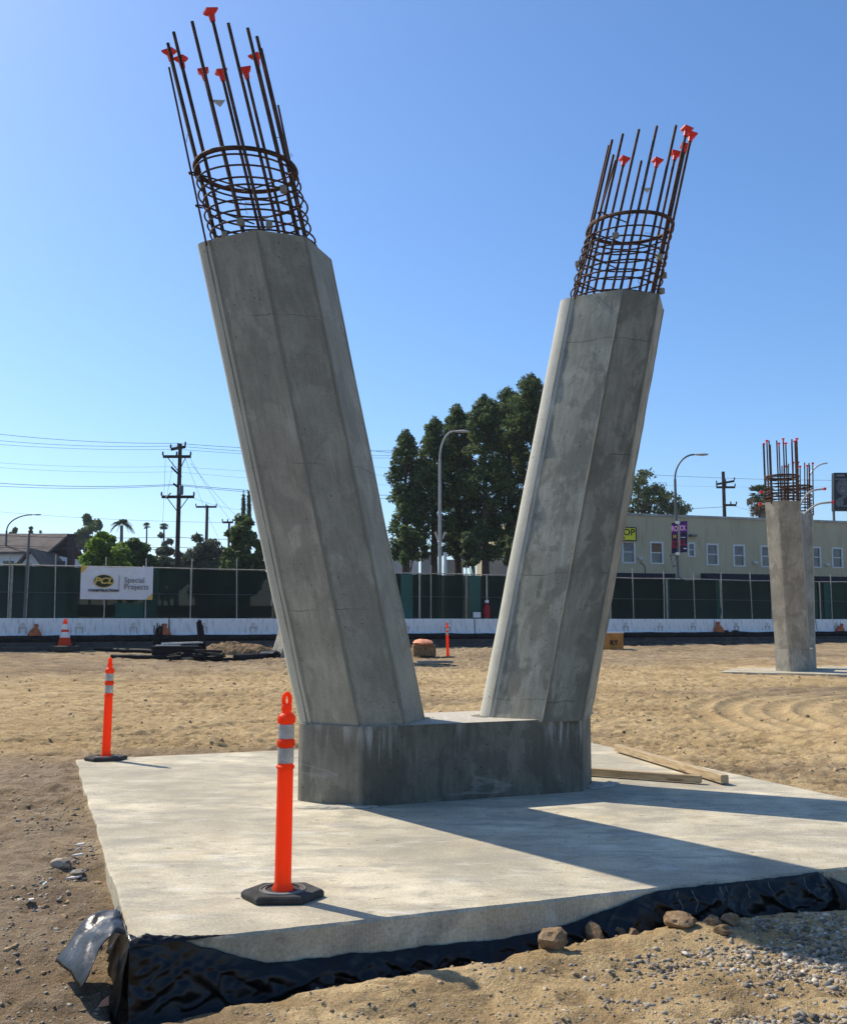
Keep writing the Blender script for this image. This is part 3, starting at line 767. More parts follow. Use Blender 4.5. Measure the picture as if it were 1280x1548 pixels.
def v_column(root, C, ang, legs, mats, detail=True, ped_mat=None):
    C = Vector(C); u = Vector((math.cos(ang), math.sin(ang), 0)); v = Vector((-u.y, u.x, 0)); P0 = oct_poly()
    if not detail: P0 = [(a * .88, b * .88) for a, b in P0]
    z0 = C.z
    def pt(a, b, z): return C + u * a + v * b + Vector((0, 0, z))
    s = legs['L']['s']
    # pedestal outline: hull of the two octagons
    A, B = OCT['A'], OCT['B']
    right = [p for p in P0 if p[0] > 0]; left = [p for p in P0 if p[0] < 0]
    left = sorted(left, key=lambda p: -math.atan2(p[1], -p[0] - .0))
    hull = [(p[0] + s, p[1]) for p in right] + [(p[0] - s, p[1]) for p in left]
    hull = sorted(hull, key=lambda p: math.atan2(p[1], p[0] * .45))
    r0 = [pt(a, b, -.02) for a, b in hull]; r1 = [pt(a * .999, b * .997, HP) for a, b in hull]
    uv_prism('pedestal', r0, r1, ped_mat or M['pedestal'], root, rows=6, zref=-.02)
    for key in ('L', 'R'):
        g = legs[key]; sg = g['sg']
        def axis(z): return pt(sg * g['s'] + sg * g['l'] * (z - HP), g['v0'] + g['m'] * (z - HP), z)
        sc = .985
        ring0 = [axis(HP - .02) + u * a * sc + v * b * sc for a, b in P0]; ring1 = [axis(g['H']) + u * a + v * b for a, b in P0]
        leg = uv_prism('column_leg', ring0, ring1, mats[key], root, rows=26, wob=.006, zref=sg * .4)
        # thin grout fins left along the form corners
        if detail:
            e = OCT['B'] - OCT['cv']; NA = OCT['A'] - .045
            for (a, b) in ((-(A - OCT['cu']), -B), (A - OCT['cu'], -B), (-NA, -e), (NA, -e)):
                mbf = MB(); path = []; rs = []
                for k in range(90):
                    z = HP + (g['H'] - HP) * (k / 89)
                    f = 1 - (1 - sc) * (1 - k / 89)
                    p = axis(z) + u * a * f + v * b * f
                    path.append(p + u * .002 * mnoise.noise(p * 7) + v * .002 * mnoise.noise(p * 9 + Vector((5, 5, 5))))
                    rs.append(max(.0012, .0055 + .006 * mnoise.noise(p * 5.0 + Vector((a * 9, 0, 0)))))
                mbf.tube(path, rs, 5); mbf.build('form_seam', mats[key + 'seam'] if key + 'seam' in mats else mats[key], leg, smooth=50)
        # reinforcement cage
        bars = BARS_L if key == 'L' else BARS_R; ztop = 6.5 if key == 'L' else 6.66
        if not detail: ztop = 6.42
        mx = sum(b[0] for b in bars) / len(bars); my = sum(b[1] for b in bars) / len(bars)
        H = g['H']; zb = H - .06
        n_ = 14 if detail else 12
        for i, (a, b, cap) in enumerate(bars):
            q0 = axis(zb) + u * (a - mx) + v * (b - my); jz = random.uniform(-.02, .02)
            q1 = axis(ztop + jz) + u * a + v * b
            bar = MB().tube([q0, q0.lerp(q1, .5), q1], .0145 if detail else .019, 8 if detail else 6).build('rebar', M['rebar'], root, smooth=40)
            if not detail: cap = 1 if i % 2 else 0
            if cap:
                d = (q1 - q0).normalized(); ux = d.cross(Vector((0, 1, 0))).normalized(); uy = d.cross(ux)
                tw = random.uniform(-.5, .5); ux, uy = ux * math.cos(tw) + uy * math.sin(tw), -ux * math.sin(tw) + uy * math.cos(tw)
                mc = MB(); mc.tube([q1 - d * .05, q1 + d * .008], [.022, .028] if detail else [.02, .022], 10)
                sz = .050 if detail else .034
                w = [q1 + d * .006 + ux * sx * .03 + uy * sy * .03 for sx, sy in ((-1, -1), (1, -1), (1, 1), (-1, 1))]
                w2 = [q1 + d * .028 + ux * sx * sz + uy * sy * sz for sx, sy in ((-1, -1), (1, -1), (1, 1), (-1, 1))]
                w3 = [p + d * .016 for p in w2]
                mc.add(w + w2 + w3, [(3, 2, 1, 0), (8, 9, 10, 11)] + [(i_, (i_ + 1) % 4, 4 + (i_ + 1) % 4, 4 + i_) for i_ in range(4)] + [(4 + i_, 4 + (i_ + 1) % 4, 8 + (i_ + 1) % 4, 8 + i_) for i_ in range(4)])
                mc.build('safety_cap', M['red_cap'], bar)
        zr = H + (.70 if key == 'L' else .88)
        def coff(z): return u * mx * ((z - zb) / (ztop - zb)) + v * my * ((z - zb) / (ztop - zb))
        MB().ring(axis(zr) + coff(zr), .437, .021 if detail else .03, 44, 8, u, v).build('band_ring', M['rebar'], root, smooth=60)
        nz = 8 if key == 'L' else 9
        for k in range(nz):
            z = H + .05 + (zr - H - .10) * k / (nz - 1) + random.uniform(-.012, .012); c = axis(z) + coff(z) + u * random.uniform(-.012, .012)
            t1, t2 = random.uniform(-.035, .035), random.uniform(-.05, .05)
            ux = (u + Vector((0, 0, t1))).normalized(); uy = (v + Vector((0, 0, t2))).normalized()
            MB().ring(c, .452 + random.uniform(-.006, .006), .0085 if detail else .014, 44 if detail else 24, 6, ux, uy).build('hoop', M['rebar'], root, smooth=60)
        if detail:
            skins = [(-.60, -.155, 6.2), (.26, -.485, 5.9)] if key == 'L' else [(-.60, -.21, 6.30)]
            for (a, b, zt) in skins:
                inset_ = .07
                q0 = axis(H - .05) + u * (a * .93) + v * (b * .93); q1 = axis(zt) + u * (a * .93 if key == 'L' else a * .62 - .02) + v * b * .9
                MB().tube([q0, q1], .0095, 6).build('skin_bar', M['rebar'], root, smooth=40)
                for zz in ([H + .28, H + .55] if key == 'L' else [H + .12, H + .42, H + .66, H + .90]):
                    t = (zz - H + .05) / (zt - H + .05); p = q0.lerp(q1, t); c = axis(zz) + coff(zz)
                    inward = (c - p); inward.z = 0; inward.normalize(); side = Vector((-inward.y, inward.x, 0))
                    end = p + inward * random.uniform(.45, .62) + Vector((0, 0, random.uniform(-.05, .05)))
                    hk = [p + inward * .05 + side * .02, p + side * .02 - inward * .012, p - inward * .022, p - side * .02 - inward * .006, p - side * .018 + inward * .05, end]
                    MB().tube(hk, .0075, 5).build('cross_tie', M['rebar'], root, smooth=40)
            # small mortar spacer blocks and tie wire wisps
            for (ang_, zz) in (((-2.2, .10), (-1.25, .40), (-1.7, .08), (-2.6, .02)) if key == 'L' else ((-2.35, .62), (-1.2, .42), (-.30, .36), (-.7, .12), (.05, .02), (2.9, .45))):
                c = axis(H + zz) + coff(H + zz) + (u * math.cos(ang_) + v * math.sin(ang_)) * .47
                MB().box(c, (.055, .05, .06), rz=random.random() * 3).build('spacer_block', M['leg_light'], root, bevel=.006)
            for k in range(16):
                an = random.uniform(0, 6.28); zz = H + random.uniform(.05, .95); c = axis(zz) + coff(zz) + (u * math.cos(an) + v * math.sin(an)) * .45
                pth = [c]
                for _ in range(4): pth.append(pth[-1] + Vector((random.uniform(-.03, .03), random.uniform(-.03, .03), random.uniform(-.028, .02))))
                MB().tube(pth, .0022, 4).build('tie_wire', M['rebar'], root)
    return u, v, pt

VC = Vector((.2673, 9.5935, 0)); VA = .3803
vcol = empty('concrete_v_column', VC, 'large V-shaped concrete column on the pale slab with two leaning legs and rebar cages', 'column')
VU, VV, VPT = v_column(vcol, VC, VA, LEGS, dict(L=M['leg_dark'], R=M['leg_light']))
# paper tag flapping on a bar of each cage
def paper_tag(c, label, s=.07):
    c = Vector(c); mb = MB(); mb.add([c + Vector((-s, 0, s * .35)), c + Vector((s * .8, .02, s * .45)), c + Vector((s * .2, .01, -s * .55)), c + Vector((-s, .004, s * .35)), c + Vector((s * .8, .024, s * .45)), c + Vector((s * .2, .014, -s * .55))],
        [(0, 2, 1), (3, 4, 5), (0, 1, 4, 3), (1, 2, 5, 4), (2, 0, 3, 5)])
    return tag(mb.build('bar_tag', M['chip'], org=c), label, 'tag')
paper_tag(at(330, 154, 8.25), 'small pale tag hanging between bars of the left rebar cage')
paper_tag(at(977, 286, 10.0), 'small white tag hanging on a bar of the right rebar cage', .06)

# mortar spatter where the legs meet the pedestal and the pedestal meets the slab
def crumbs(n, fn, smin, smax):
    mb = MB()
    for _ in range(n):
        c, nrm = fn(); s = random.uniform(smin, smax)
        base = [Vector((1, 0, 0)), Vector((-.5, .87, 0)), Vector((-.5, -.87, 0)), Vector((0, 0, 1))]
        rot = Matrix.Rotation(random.random() * 6.28, 3, 'Z') @ Matrix.Rotation(random.uniform(-.6, .6), 3, 'X')
        vs = [rot @ Vector((b.x * s * random.uniform(.7, 1.5), b.y * s * random.uniform(.6, 1.2), b.z * s * .8 - s * .15)) + c for b in base]
        mb.add(vs, [(0, 2, 1), (0, 1, 3), (1, 2, 3), (2, 0, 3)])
    return mb
def leg_foot(key):
    P0 = [p for p in oct_poly() if p[1] < .2]
    def fn():
        i = random.randrange(len(P0) - 1); p, q = P0[i], P0[i + 1]
        if (Vector(p) - Vector(q)).length > 1.0: p, q = (-.215, -.522), (.215, -.522)
        t = random.random(); g = LEGS[key]; f = 1.0 + abs(random.gauss(0, .045))
        a = (p[0] + (q[0] - p[0]) * t) * f; b = (p[1] + (q[1] - p[1]) * t) * (1.0 + min(0, 0))
        if a * g['sg'] > .2: a, b = a / f * .985, b * .985
        b = max(b, -.508 - g['v0'])
        return VPT(g['sg'] * g['s'] + a, g['v0'] + b, HP + .002), None
    return fn
M['mortar'] = simple('mortar', (.42, .385, .31), .95, .1, var=.3, scale=30)
tag(crumbs(420, leg_foot('R'), .006, .020).build('mortar_crumbs', M['mortar'], vcol), kind='stuff')
tag(crumbs(260, leg_foot('L'), .005, .014).build('mortar_crumbs', M['mortar'], vcol), kind='stuff')
def spill(name, ctr, rx, ry, rot, label, seed):
    mb = MB(); n_ = 46; ring = []; mid = []
    for k in range(n_):
        a = 2 * math.pi * k / n_; r = 1 + .35 * mnoise.noise(Vector((math.cos(a) * 1.6, math.sin(a) * 1.6, seed))) + .18 * mnoise.noise(Vector((math.cos(a) * 6, math.sin(a) * 6, seed)))
        for lst, f, z in ((ring, 1.0, .0035), (mid, .8, .013 + .008 * mnoise.noise(Vector((a * 3, seed, 1))))):
            x, y = rx * r * f * math.cos(a), ry * r * f * math.sin(a)
            lst.append(Vector((ctr[0] + x * math.cos(rot) - y * math.sin(rot), ctr[1] + x * math.sin(rot) + y * math.cos(rot), z)))
    c = Vector((ctr[0], ctr[1], .016))
    mb.add(ring + mid + [c], [(k, (k + 1) % n_, n_ + (k + 1) % n_, n_ + k) for k in range(n_)] + [(n_ + k, n_ + (k + 1) % n_, 2 * n_) for k in range(n_)])
    return tag(mb.build(name, M['mortar'], org=(ctr[0], ctr[1], 0)), label, 'mortar')
c1 = VPT(-1.22, -.47, 0); spill('mortar_spill', (c1.x, c1.y), .36, .085, VA - .30, 'dried mortar spill at left foot of the column pedestal', 1)
c2 = VPT(1.42, -.30, 0); spill('mortar_spill', (c2.x, c2.y), .30, .10, VA + .5, 'dried mortar spill at right foot of the column pedestal', 5)

# ================================================================== FOREGROUND OBJECTS
def delineator(base, lean, label, rz=0.0, handle_rot=0.0):
    b = Vector(base)
    root = empty('delineator_post', b, label, 'delineator', 'orange delineator posts')
    Rz = Matrix.Rotation(rz, 3, 'Z')
    hexa = [(-.235, .0), (-.13, -.165), (.125, -.165), (.235, 0), (.125, .165), (-.13, .165)]
    mb = MB(); r0 = [b + Rz @ Vector((x, y, .0)) for x, y in hexa]; r1 = [b + Rz @ Vector((x, y, .026)) for x, y in hexa]
    r2 = [b + Rz @ Vector((x * .93, y * .93, .040)) for x, y in hexa]; n = 6
    mb.add(r0 + r1 + r2, [tuple(reversed(range(6)))] + [(i, (i + 1) % 6, 6 + (i + 1) % 6, 6 + i) for i in range(6)] + [(6 + i, 6 + (i + 1) % 6, 12 + (i + 1) % 6, 12 + i) for i in range(6)] + [tuple(range(12, 18))])
    base_o = mb.build('base', M['rubber'], root, bevel=.004)
    MB().ring(b + Vector((0, 0, .041)), .125, .006, 36, 6).build('base_ring', M['rubber_text'], base_o, smooth=60)
    MB().lathe([(.115, .0405), (.098, .046)], b, 32, caps=False).build('base_collar', M['rubber_text'], base_o, smooth=60)
    Lm = Matrix.Rotation(lean[0], 3, 'Y') @ Matrix.Rotation(lean[1], 3, 'X')
    prof = [(.062, .03), (.060, .055), (.050, .068), (.0475, .09), (.0455, .70), (.045, .705), (.052, .712), (.053, .722), (.0445, .732),
            (.0440, .832), (.051, .838), (.053, .852), (.051, .868), (.0440, .876), (.0435, .962), (.050, .968), (.053, .985), (.052, 1.0), (.044, 1.012), (.030, 1.022), (.0265, 1.034), (.030, 1.045), (.031, 1.062), (.025, 1.074)]
    tube = MB().lathe(prof, b, 28, Lm).build('post', M['orange'], root, smooth=35)
    for z0, z1 in ((.742, .826), (.880, .958)):
        MB().lathe([(.0432, z0 - .003), (.0462, z0), (.0458, z1), (.0430, z1 + .003)], b, 24, Lm, caps=False).build('reflective_band', M['reflective'], root, smooth=30)
    # loop handle on top
    Hm = Lm @ Matrix.Rotation(handle_rot, 3, 'Z')
    path = []
    for k in range(13):
        t = k / 12; a = math.pi * (1.25 - 1.5 * t)
        path.append(b + Hm @ Vector((.0185 * math.cos(a), 0, 1.096 + .036 * math.sin(a))))
    MB().tube(path, .0125, 8).build('handle', M['orange'], root, smooth=60)
    return root
delineator((-.7955, 5.9248, 0.004), (.008, 0), 'nearest orange delineator post, standing on the front of the slab', .05, .3)
delineator((-3.573, 11.642, 0.004), (.012, 0), 'orange delineator post on the far left corner of the slab', .3, 1.2)
pp = at(677, 990, 33.5); delineator((pp.x, pp.y, gz1(pp.x, pp.y) + .03), (-.03, .01), 'distant orange delineator post seen between the two column legs', .2, .9)

# timbers on the slab
def timber(p, q, w, h_, label, zoff):
    p, q = Vector(p), Vector(q); d = (q - p); L = d.length; d.normalize(); sd = Vector((-d.y, d.x, 0))
    mb = MB(); n = 10; c = (p + q) / 2
    Vv = []
    for k in range(n + 1):
        t = k / n; o = p + d * L * t + sd * .006 * math.sin(t * 3 + 1) + Vector((0, 0, zoff))
        for sx, sz in ((-1, 0), (1, 0), (1, 1), (-1, 1)): Vv.append(o + sd * sx * w / 2 + Vector((0, 0, sz * h_)))
    fs = [(k * 4 + i, k * 4 + (i + 1) % 4, k * 4 + 4 + (i + 1) % 4, k * 4 + 4 + i) for k in range(n) for i in range(4)] + [(3, 2, 1, 0), (n * 4, n * 4 + 1, n * 4 + 2, n * 4 + 3)]
    me_mb = MB(); rz = math.atan2(d.y, d.x)
    # built in its own frame so the grain runs along the timber
    inv = Matrix.Rotation(-rz, 3, 'Z'); me_mb.add([inv @ (v - c) for v in Vv], fs)
    o = me_mb.build('timber', M['timber'], bevel=.006); o.location = c; o.rotation_euler = (0, 0, rz)
    return tag(o, label, 'timber')
timber((2.30, 12.30, .0), (2.87, 9.86, .0), .082, .078, 'long light timber lying slantwise on the right back of the slab', .018)
timber((1.40, 10.57, .0), (2.66, 9.93, .0), .075, .07, 'shorter brown timber lying behind the pedestal, touching the long timber', .012)

# rocks
def rock(c, size, seed, label=None, group=None, mat='rock', name='rock'):
    bm = bmesh.new(); bmesh.ops.create_icosphere(bm, subdivisions=3, radius=1)
    off = Vector((seed * 3.7, seed * 1.3, seed * 2.1))
    for v in bm.verts:
        d = v.co.normalized()
        k = 1 + .32 * mnoise.noise(d * 1.3 + off) + .17 * mnoise.noise(d * 3.2 + off) + .08 * mnoise.noise(d * 8 + off) + .04 * mnoise.noise(d * 18 + off)
        # planar facets
        for j in range(5):
            nrm = Vector((math.sin(seed * 7 + j * 2.4), math.cos(seed * 5 + j * 1.7), math.sin(seed + j * 3.1))).normalized()
            dd = d.dot(nrm) * k
            if dd > .74: d = d - nrm * (dd - .74) / k
        v.co = Vector((d.x * k * size[0], d.y * k * size[1], d.z * k * size[2]))
    me = bpy.data.meshes.new(name); bm.to_mesh(me); bm.free()
    me.polygons.foreach_set('use_smooth', np.ones(len(me.polygons), bool)); me.set_sharp_from_angle(angle=R(22))
    o = link_mesh(name, me, M[mat], None, c); o.rotation_euler = (0, 0, seed)
    return tag(o, label, 'rock', group)
RG = 'rocks along the front of the slab'
for (px, py, Y, s, sd, lb) in ((835, 1418, 5.62, (.094, .08, .086), 11.3, 'largest brown rock, nearest the middle of the slab front'),
    (899, 1408, 5.86, (.058, .05, .072), 2.7, 'upright brown rock just right of the largest rock'),
    (937, 1408, 5.95, (.046, .04, .046), 3.9, 'small dark brown rock leaning on the plastic right of the upright rock'),
    (1028, 1404, 5.93, (.098, .075, .058), 5.1, 'flat rounded tan rock by the black plastic'),
    (1078, 1414, 5.92, (.045, .04, .034), 6.3, 'small brown rock beside the gravel, right of the flat rock'),
    (1104, 1412, 5.95, (.060, .05, .045), 7.7, 'brown rock at the right end of the rock row'),
    (958, 1414, 5.90, (.036, .03, .025), 8.8, 'pebble sized tan rock left of the flat rock'),
    (1093, 1428, 5.80, (.05, .04, .030), 9.4, 'low tan rock in front of the right rock')):
    p = at(px, py, Y); z = gz1(p.x, p.y)
    rock((p.x, p.y, z + s[2] * .5), s, sd, lb, RG)
for (px, py, Y, s, sd, lb, mt) in ((92, 1288, 6.9, (.075, .06, .035), 3.3, 'dark grey broken concrete lump on the soil left of the slab', 'gravel'),
    (290, 1540, 4.45, (.022, .02, .016), 4.4, 'small grey stone at the bottom edge of the photo', 'gravel'),
    (918, 1530, 4.95, (.022, .02, .015), 6.4, 'small grey stone alone on tan soil bottom right of middle', 'gravel'),
    (118, 1300, 6.75, (.05, .04, .022), 8.4, 'flat grey stone beside the left edge of the slab', 'gravel')):
    p = at(px, py, Y); z = gz1(p.x, p.y); rock((p.x, p.y, z + s[2] * .3), s, sd, lb, None, mt)

# gravel and soil crumbs
def stones(name, pts, sizes, mat, seed=0):
    """one object, many small stones of ~20 faces"""
    bm = bmesh.new(); bmesh.ops.create_icosphere(bm, subdivisions=1, radius=1); T = np.array([v.co for v in bm.verts]); TF = np.array([[v.index for v in f.verts] for f in bm.faces]); bm.free()
    r = np.random.default_rng(seed); n = len(pts); k = len(T)
    J = T[None] * (1 + r.uniform(-.5, .42, (n, k, 1)))
    J = J * np.stack([r.uniform(.7, 1.5, n), r.uniform(.6, 1.1, n), r.uniform(.4, .8, n)], 1)[:, None, :]
    a = r.uniform(0, 6.28, n); ca, sa = np.cos(a), np.sin(a); ti = r.uniform(-.5, .5, n)
    x = J[..., 0]; y = J[..., 1]; z = J[..., 2] + x * ti[:, None] * .4
    Vv = np.stack([x * ca[:, None] - y * sa[:, None], x * sa[:, None] + y * ca[:, None], z], -1) * np.asarray(sizes)[:, None, None] + np.asarray(pts)[:, None, :]
    Ff = (TF[None] + (np.arange(n) * k)[:, None, None]).reshape(-1, 3)
    o = np_mesh(name, Vv.reshape(-1, 3), Ff, M[mat]); return tag(o, kind='stuff')
def on_ground(x, y, s, sink=.02): 
    z = ground_z(x, y); return np.stack([x, y, z + s * sink], 1)
def not_slab(x, y, m=.03):
    a = (x - SNL.x) * SU.x + (y - SNL.y) * SU.y; b = (x - SNL.x) * SV.x + (y - SNL.y) * SV.y
    return ~((a > -m) & (a < SW + m) & (b > -m) & (b < SD + m))
def clusters(spec, r):
    X, Y, Z = [], [], []
    for (px, py, sx, sy, n, smin, smax) in spec:
        Yg = 1533 * (1.55 + .22) / (py - 939.6); c = at(px, py, Yg)
        x = r.normal(c.x, sx, n); y = r.normal(c.y, sy, n); s = smin + (smax - smin) * r.random(n) ** 2.2
        X.append(x); Y.append(y); Z.append(s)
    x, y, s = np.concatenate(X), np.concatenate(Y), np.concatenate(Z); k = not_slab(x, y); return x[k], y[k], s[k]
r_ = np.random.default_rng(5)
x, y, s = clusters([(1010, 1440, .16, .06, 150, .007, .022), (1130, 1425, .22, .07, 150, .007, .024), (1250, 1440, .28, .16, 1100, .008, .024), (1300, 1395, .3, .10, 380, .009, .024), (1180, 1400, .2, .06, 150, .008, .02),
    (1185, 1525, .24, .07, 520, .007, .021), (1110, 1535, .13, .05, 130, .007, .02), (960, 1490, .06, .03, 26, .008, .026), (830, 1450, .3, .05, 60, .006, .016), (900, 1500, .5, .14, 420, .003, .012), (1080, 1450, .35, .12, 260, .004, .016), (1210, 1480, .3, .10, 140, .006, .02)], r_)
stones('gravel', on_ground(x, y, s), s, 'gravel', 2)
x, y, s = clusters([(560, 1500, .5, .2, 220, .003, .012), (300, 1530, .5, .1, 120, .003, .010), (60, 1400, .35, .45, 330, .004, .016), (110, 1330, .10, .5, 200, .006, .022), (40, 1500, .3, .2, 200, .004, .014), (90, 1260, .2, .5, 160, .006, .02)], r_)
stones('loose_stones', on_ground(x, y, s), s, 'gravel', 3)
x = r_.uniform(-4.6, -1.2, 900); y = r_.uniform(4.3, 10, 900); s = .005 + .022 * r_.random(900) ** 3; k = not_slab(x, y)
x2 = r_.uniform(-1.5, 3.2, 700); y2 = r_.uniform(4.2, 6.3, 700); s2 = .004 + .014 * r_.random(700) ** 3; k2 = not_slab(x2, y2)
x3 = r_.uniform(-10, 14, 4200); y3 = 10.5 + 21 * r_.random(4200) ** 1.3; s3 = .010 + .034 * r_.random(4200) ** 4; k3 = not_slab(x3, y3)
x = np.concatenate([x[k], x2[k2], x3[k3]]); y = np.concatenate([y[k], y2[k2], y3[k3]]); s = np.concatenate([s[k], s2[k2], s3[k3]])
stones('soil_clods', on_ground(x, y, s, .0), s, 'clod', 4)
# pale splinters beside the slab
def chip(px, py, Y, L, w, ang, label):
    p = at(px, py, Y); z = gz1(p.x, p.y); c = Vector((p.x, p.y, z + .012)); d = Vector((math.cos(ang), math.sin(ang), .15)); sd = Vector((-d.y, d.x, .1))
    pl = [c - d * L / 2 - sd * w * .3, c - d * L * .2 + sd * w * .5, c + d * L / 2 + sd * w * .2, c + d * L * .3 - sd * w * .5]
    return tag(MB().prism(pl, (0, 0, .010)).build('splinter', M['chip'], org=c), label, 'splinter')
chip(48, 1347, 6.25, .085, .035, -1.1, 'large pale splinter lying alone on the dark soil at left')
chip(112, 1308, 6.7, .10, .03, .05, 'pale splinter beside the grey stone left of the slab')
chip(118, 1280, 7.05, .09, .022, .1, 'thin pale splinter by the left slab edge above the grey stone')
chip(68, 1320, 6.5, .06, .014, 1.5, 'narrow upright-pointing straw splinter on dark soil')
chip(122, 1262, 7.35, .07, .03, .3, 'pale splinter farthest back along the left slab edge')
p = at(157, 1460, 5.12); z = gz1(p.x, p.y)
MBl = MB(); MBl.add([Vector((p.x - .025, p.y, z + .005)), Vector((p.x + .028, p.y + .01, z + .012)), Vector((p.x + .02, p.y + .03, z + .05)), Vector((p.x - .01, p.y + .02, z + .03)), Vector((p.x, p.y + .015, z + .03))], [(0, 1, 4), (1, 2, 4), (2, 3, 4), (3, 0, 4)])
tag(MBl.build('dry_leaf', M['bag_pale'], org=(p.x, p.y, z)), 'curled orange dry leaf by the plastic corner', 'leaf')

# ------------------------------------------------------------------ black plastic sheet
def sheet_grid(fn, na, nb, name, parent, thick=.003):
    Vv = np.zeros((na, nb, 3))
    for i in range(na):
        for j in range(nb): Vv[i, j] = fn(i / (na - 1), j / (nb - 1))
    ii = (np.arange(na - 1)[:, None] * nb + np.arange(nb - 1)[None]).ravel()
    o = np_mesh(name, Vv.reshape(-1, 3), np.stack([ii, ii + 1, ii + nb + 1, ii + nb], 1), M['polythene'], parent, smooth=True)
    md = o.modifiers.new('thickness', 'SOLIDIFY'); md.thickness = thick; md.offset = 1
    return o
sheet = empty('black_plastic_sheet', SNL, 'torn black plastic sheet draped along the front and left corner of the slab', 'plastic sheet')
TA = [-.02, .22, .65, 1.2, 1.96, 2.35, 2.93, 4.25]; TT = [.012, .006, -.155, -.165, -.175, -.145, -.014, -.010]
def nz(x, y, z): return mnoise.noise(Vector((x, y, z)))
def front(t, s):
    a = -.02 + 4.24 * t; ztop = float(np.interp(a, TA, TT)) + .012 * nz(a * 5, 0, 1) + .006 * nz(a * 17, 0, 4)
    if a > 4.12: ztop -= (a - 4.12) * .6
    zbot = -.40 + .10 * min(1, max(0, (a - .3) / 3.3))
    z = ztop + (zbot - ztop) * s
    o = .012 + .05 * s ** 1.5 + s * (1 - s) * .15 * (.5 + nz(a * 2.0 + z * 2.5, z * 3, 7)) + .034 * nz(a * 6 - z * 9, z * 5, 2) * (s ** .5) + .022 * abs(nz(a * 9 + z * 15, z * 7, 3)) * min(1, s * 5)
    o += min(1, s * 4) * (.030 * (1 - abs(nz(a * 3.1 + z * 5.0, z * 2.2 - a, 11))) ** 9 + .018 * (1 - abs(nz(a * 6.5 - z * 8.0, z * 5 + a * 2, 14))) ** 10)
    o = max(o, .010)
    if s > .8: o += (s - .8) * .35
    p = SNL + SU * a - SV * o; return (p.x, p.y, z)
sheet_grid(front, 380, 52, 'front_drape', sheet)
def left_drape(t, s):
    b = .75 * t; ztop = .016 - .02 * t + .014 * nz(b * 9, 1, 1); z = ztop + (-.40 + .16 * t - ztop) * s
    o = .012 + .045 * s + .06 * s * (1 - s) * (.6 + nz(b * 6, z * 7, 5)) + .022 * nz(b * 13 + z * 6, z * 4, 8) * s ** .5 + .03 * min(1, s * 4) * (1 - abs(nz(b * 5 + z * 4, z * 3, 21))) ** 8
    if t > .5: z = max(z, -.30)
    p = SNL - SU * max(o, .01) + SV * (b - .012); return (p.x, p.y, z)
sheet_grid(left_drape, 60, 30, 'side_drape', sheet)
def flap(t, s):
    # a stiff fold standing away from the corner
    b = .20 + .42 * t
    out = .02 + .32 * s * (1 - .35 * (1 - t)); bend = math.sin(s * math.pi * .55)
    z = .010 + .055 * math.sin(s * math.pi * .8) - .22 * s ** 1.6 + .036 * nz(b * 7, s * 2.2, 3) + .005 * nz(b * 18, s * 7, 4)
    b2 = b - .14 * s + .04 * nz(s * 4, t * 3, 6)
    p = SNL - SU * out + SV * b2; return (p.x, p.y, z)
sheet_grid(flap, 36, 36, 'corner_flap', sheet)
def crown(t, s):
    # crumpled lip lying over the top of the corner
    a = .46 * t; d = -.032 * (1 - t) ** .6 + (.032 * (1 - t) ** .6 + .075 * (1 - t) ** 1.5 * (1 + .5 * nz(a * 20, 0, 5))) * s
    z = .018 + .030 * abs(nz(a * 14, s * 3, 1)) * (1 - t) + (.010 * nz(a * 30, s * 8, 2) + .012 * math.sin(s * 3.1) - .010 * t) * (1 - t * .8) - .014 * t
    if s < .25: z -= (.25 - s) * .10 * (1 - t) ** 1.5
    if d > -.005: z = max(z, .0045)
    p = SNL + SU * (a - .02) + SV * (d); return (p.x, p.y, z)
sheet_grid(crown, 40, 14, 'top_lip', sheet)
def end_flap(t, s):
    a = 4.20 + .55 * t; b = -.02 - .26 * s - .10 * t; z = -.20 + .16 * (1 - s) ** 2 * (1 - t) + .03 * nz(a * 5, b * 7, 3) + .02 * abs(nz(a * 11, b * 9, 5))
    p = SNL + SU * a + SV * b; return (p.x, p.y, max(z, gz1(p.x, p.y) + .012))
sheet_grid(end_flap, 34, 22, 'end_flap', sheet)
# dried slurry runs on the plastic
M['slurry'] = simple('dried_slurry', (.17, .16, .145), .9, .1, var=.4, scale=20)
for k in range(7):
    a = 3.0 + random.random() ** .8 * 1.05; L = random.uniform(.2, .7); path = []; rr = []
    for j in range(9):
        s = .05 + L * j / 8; p = Vector(front((a + .02 + .03 * nz(a * 7, s * 6, 2)) / 4.24, s)) - SV * .004; path.append(p); rr.append(.0018 + .0028 * random.random())
    MB().tube(path, rr, 5).build('slurry_run', M['slurry'], sheet, smooth=60)

# ================================================================== MIDDLE DISTANCE
def zpad(): return PADZ
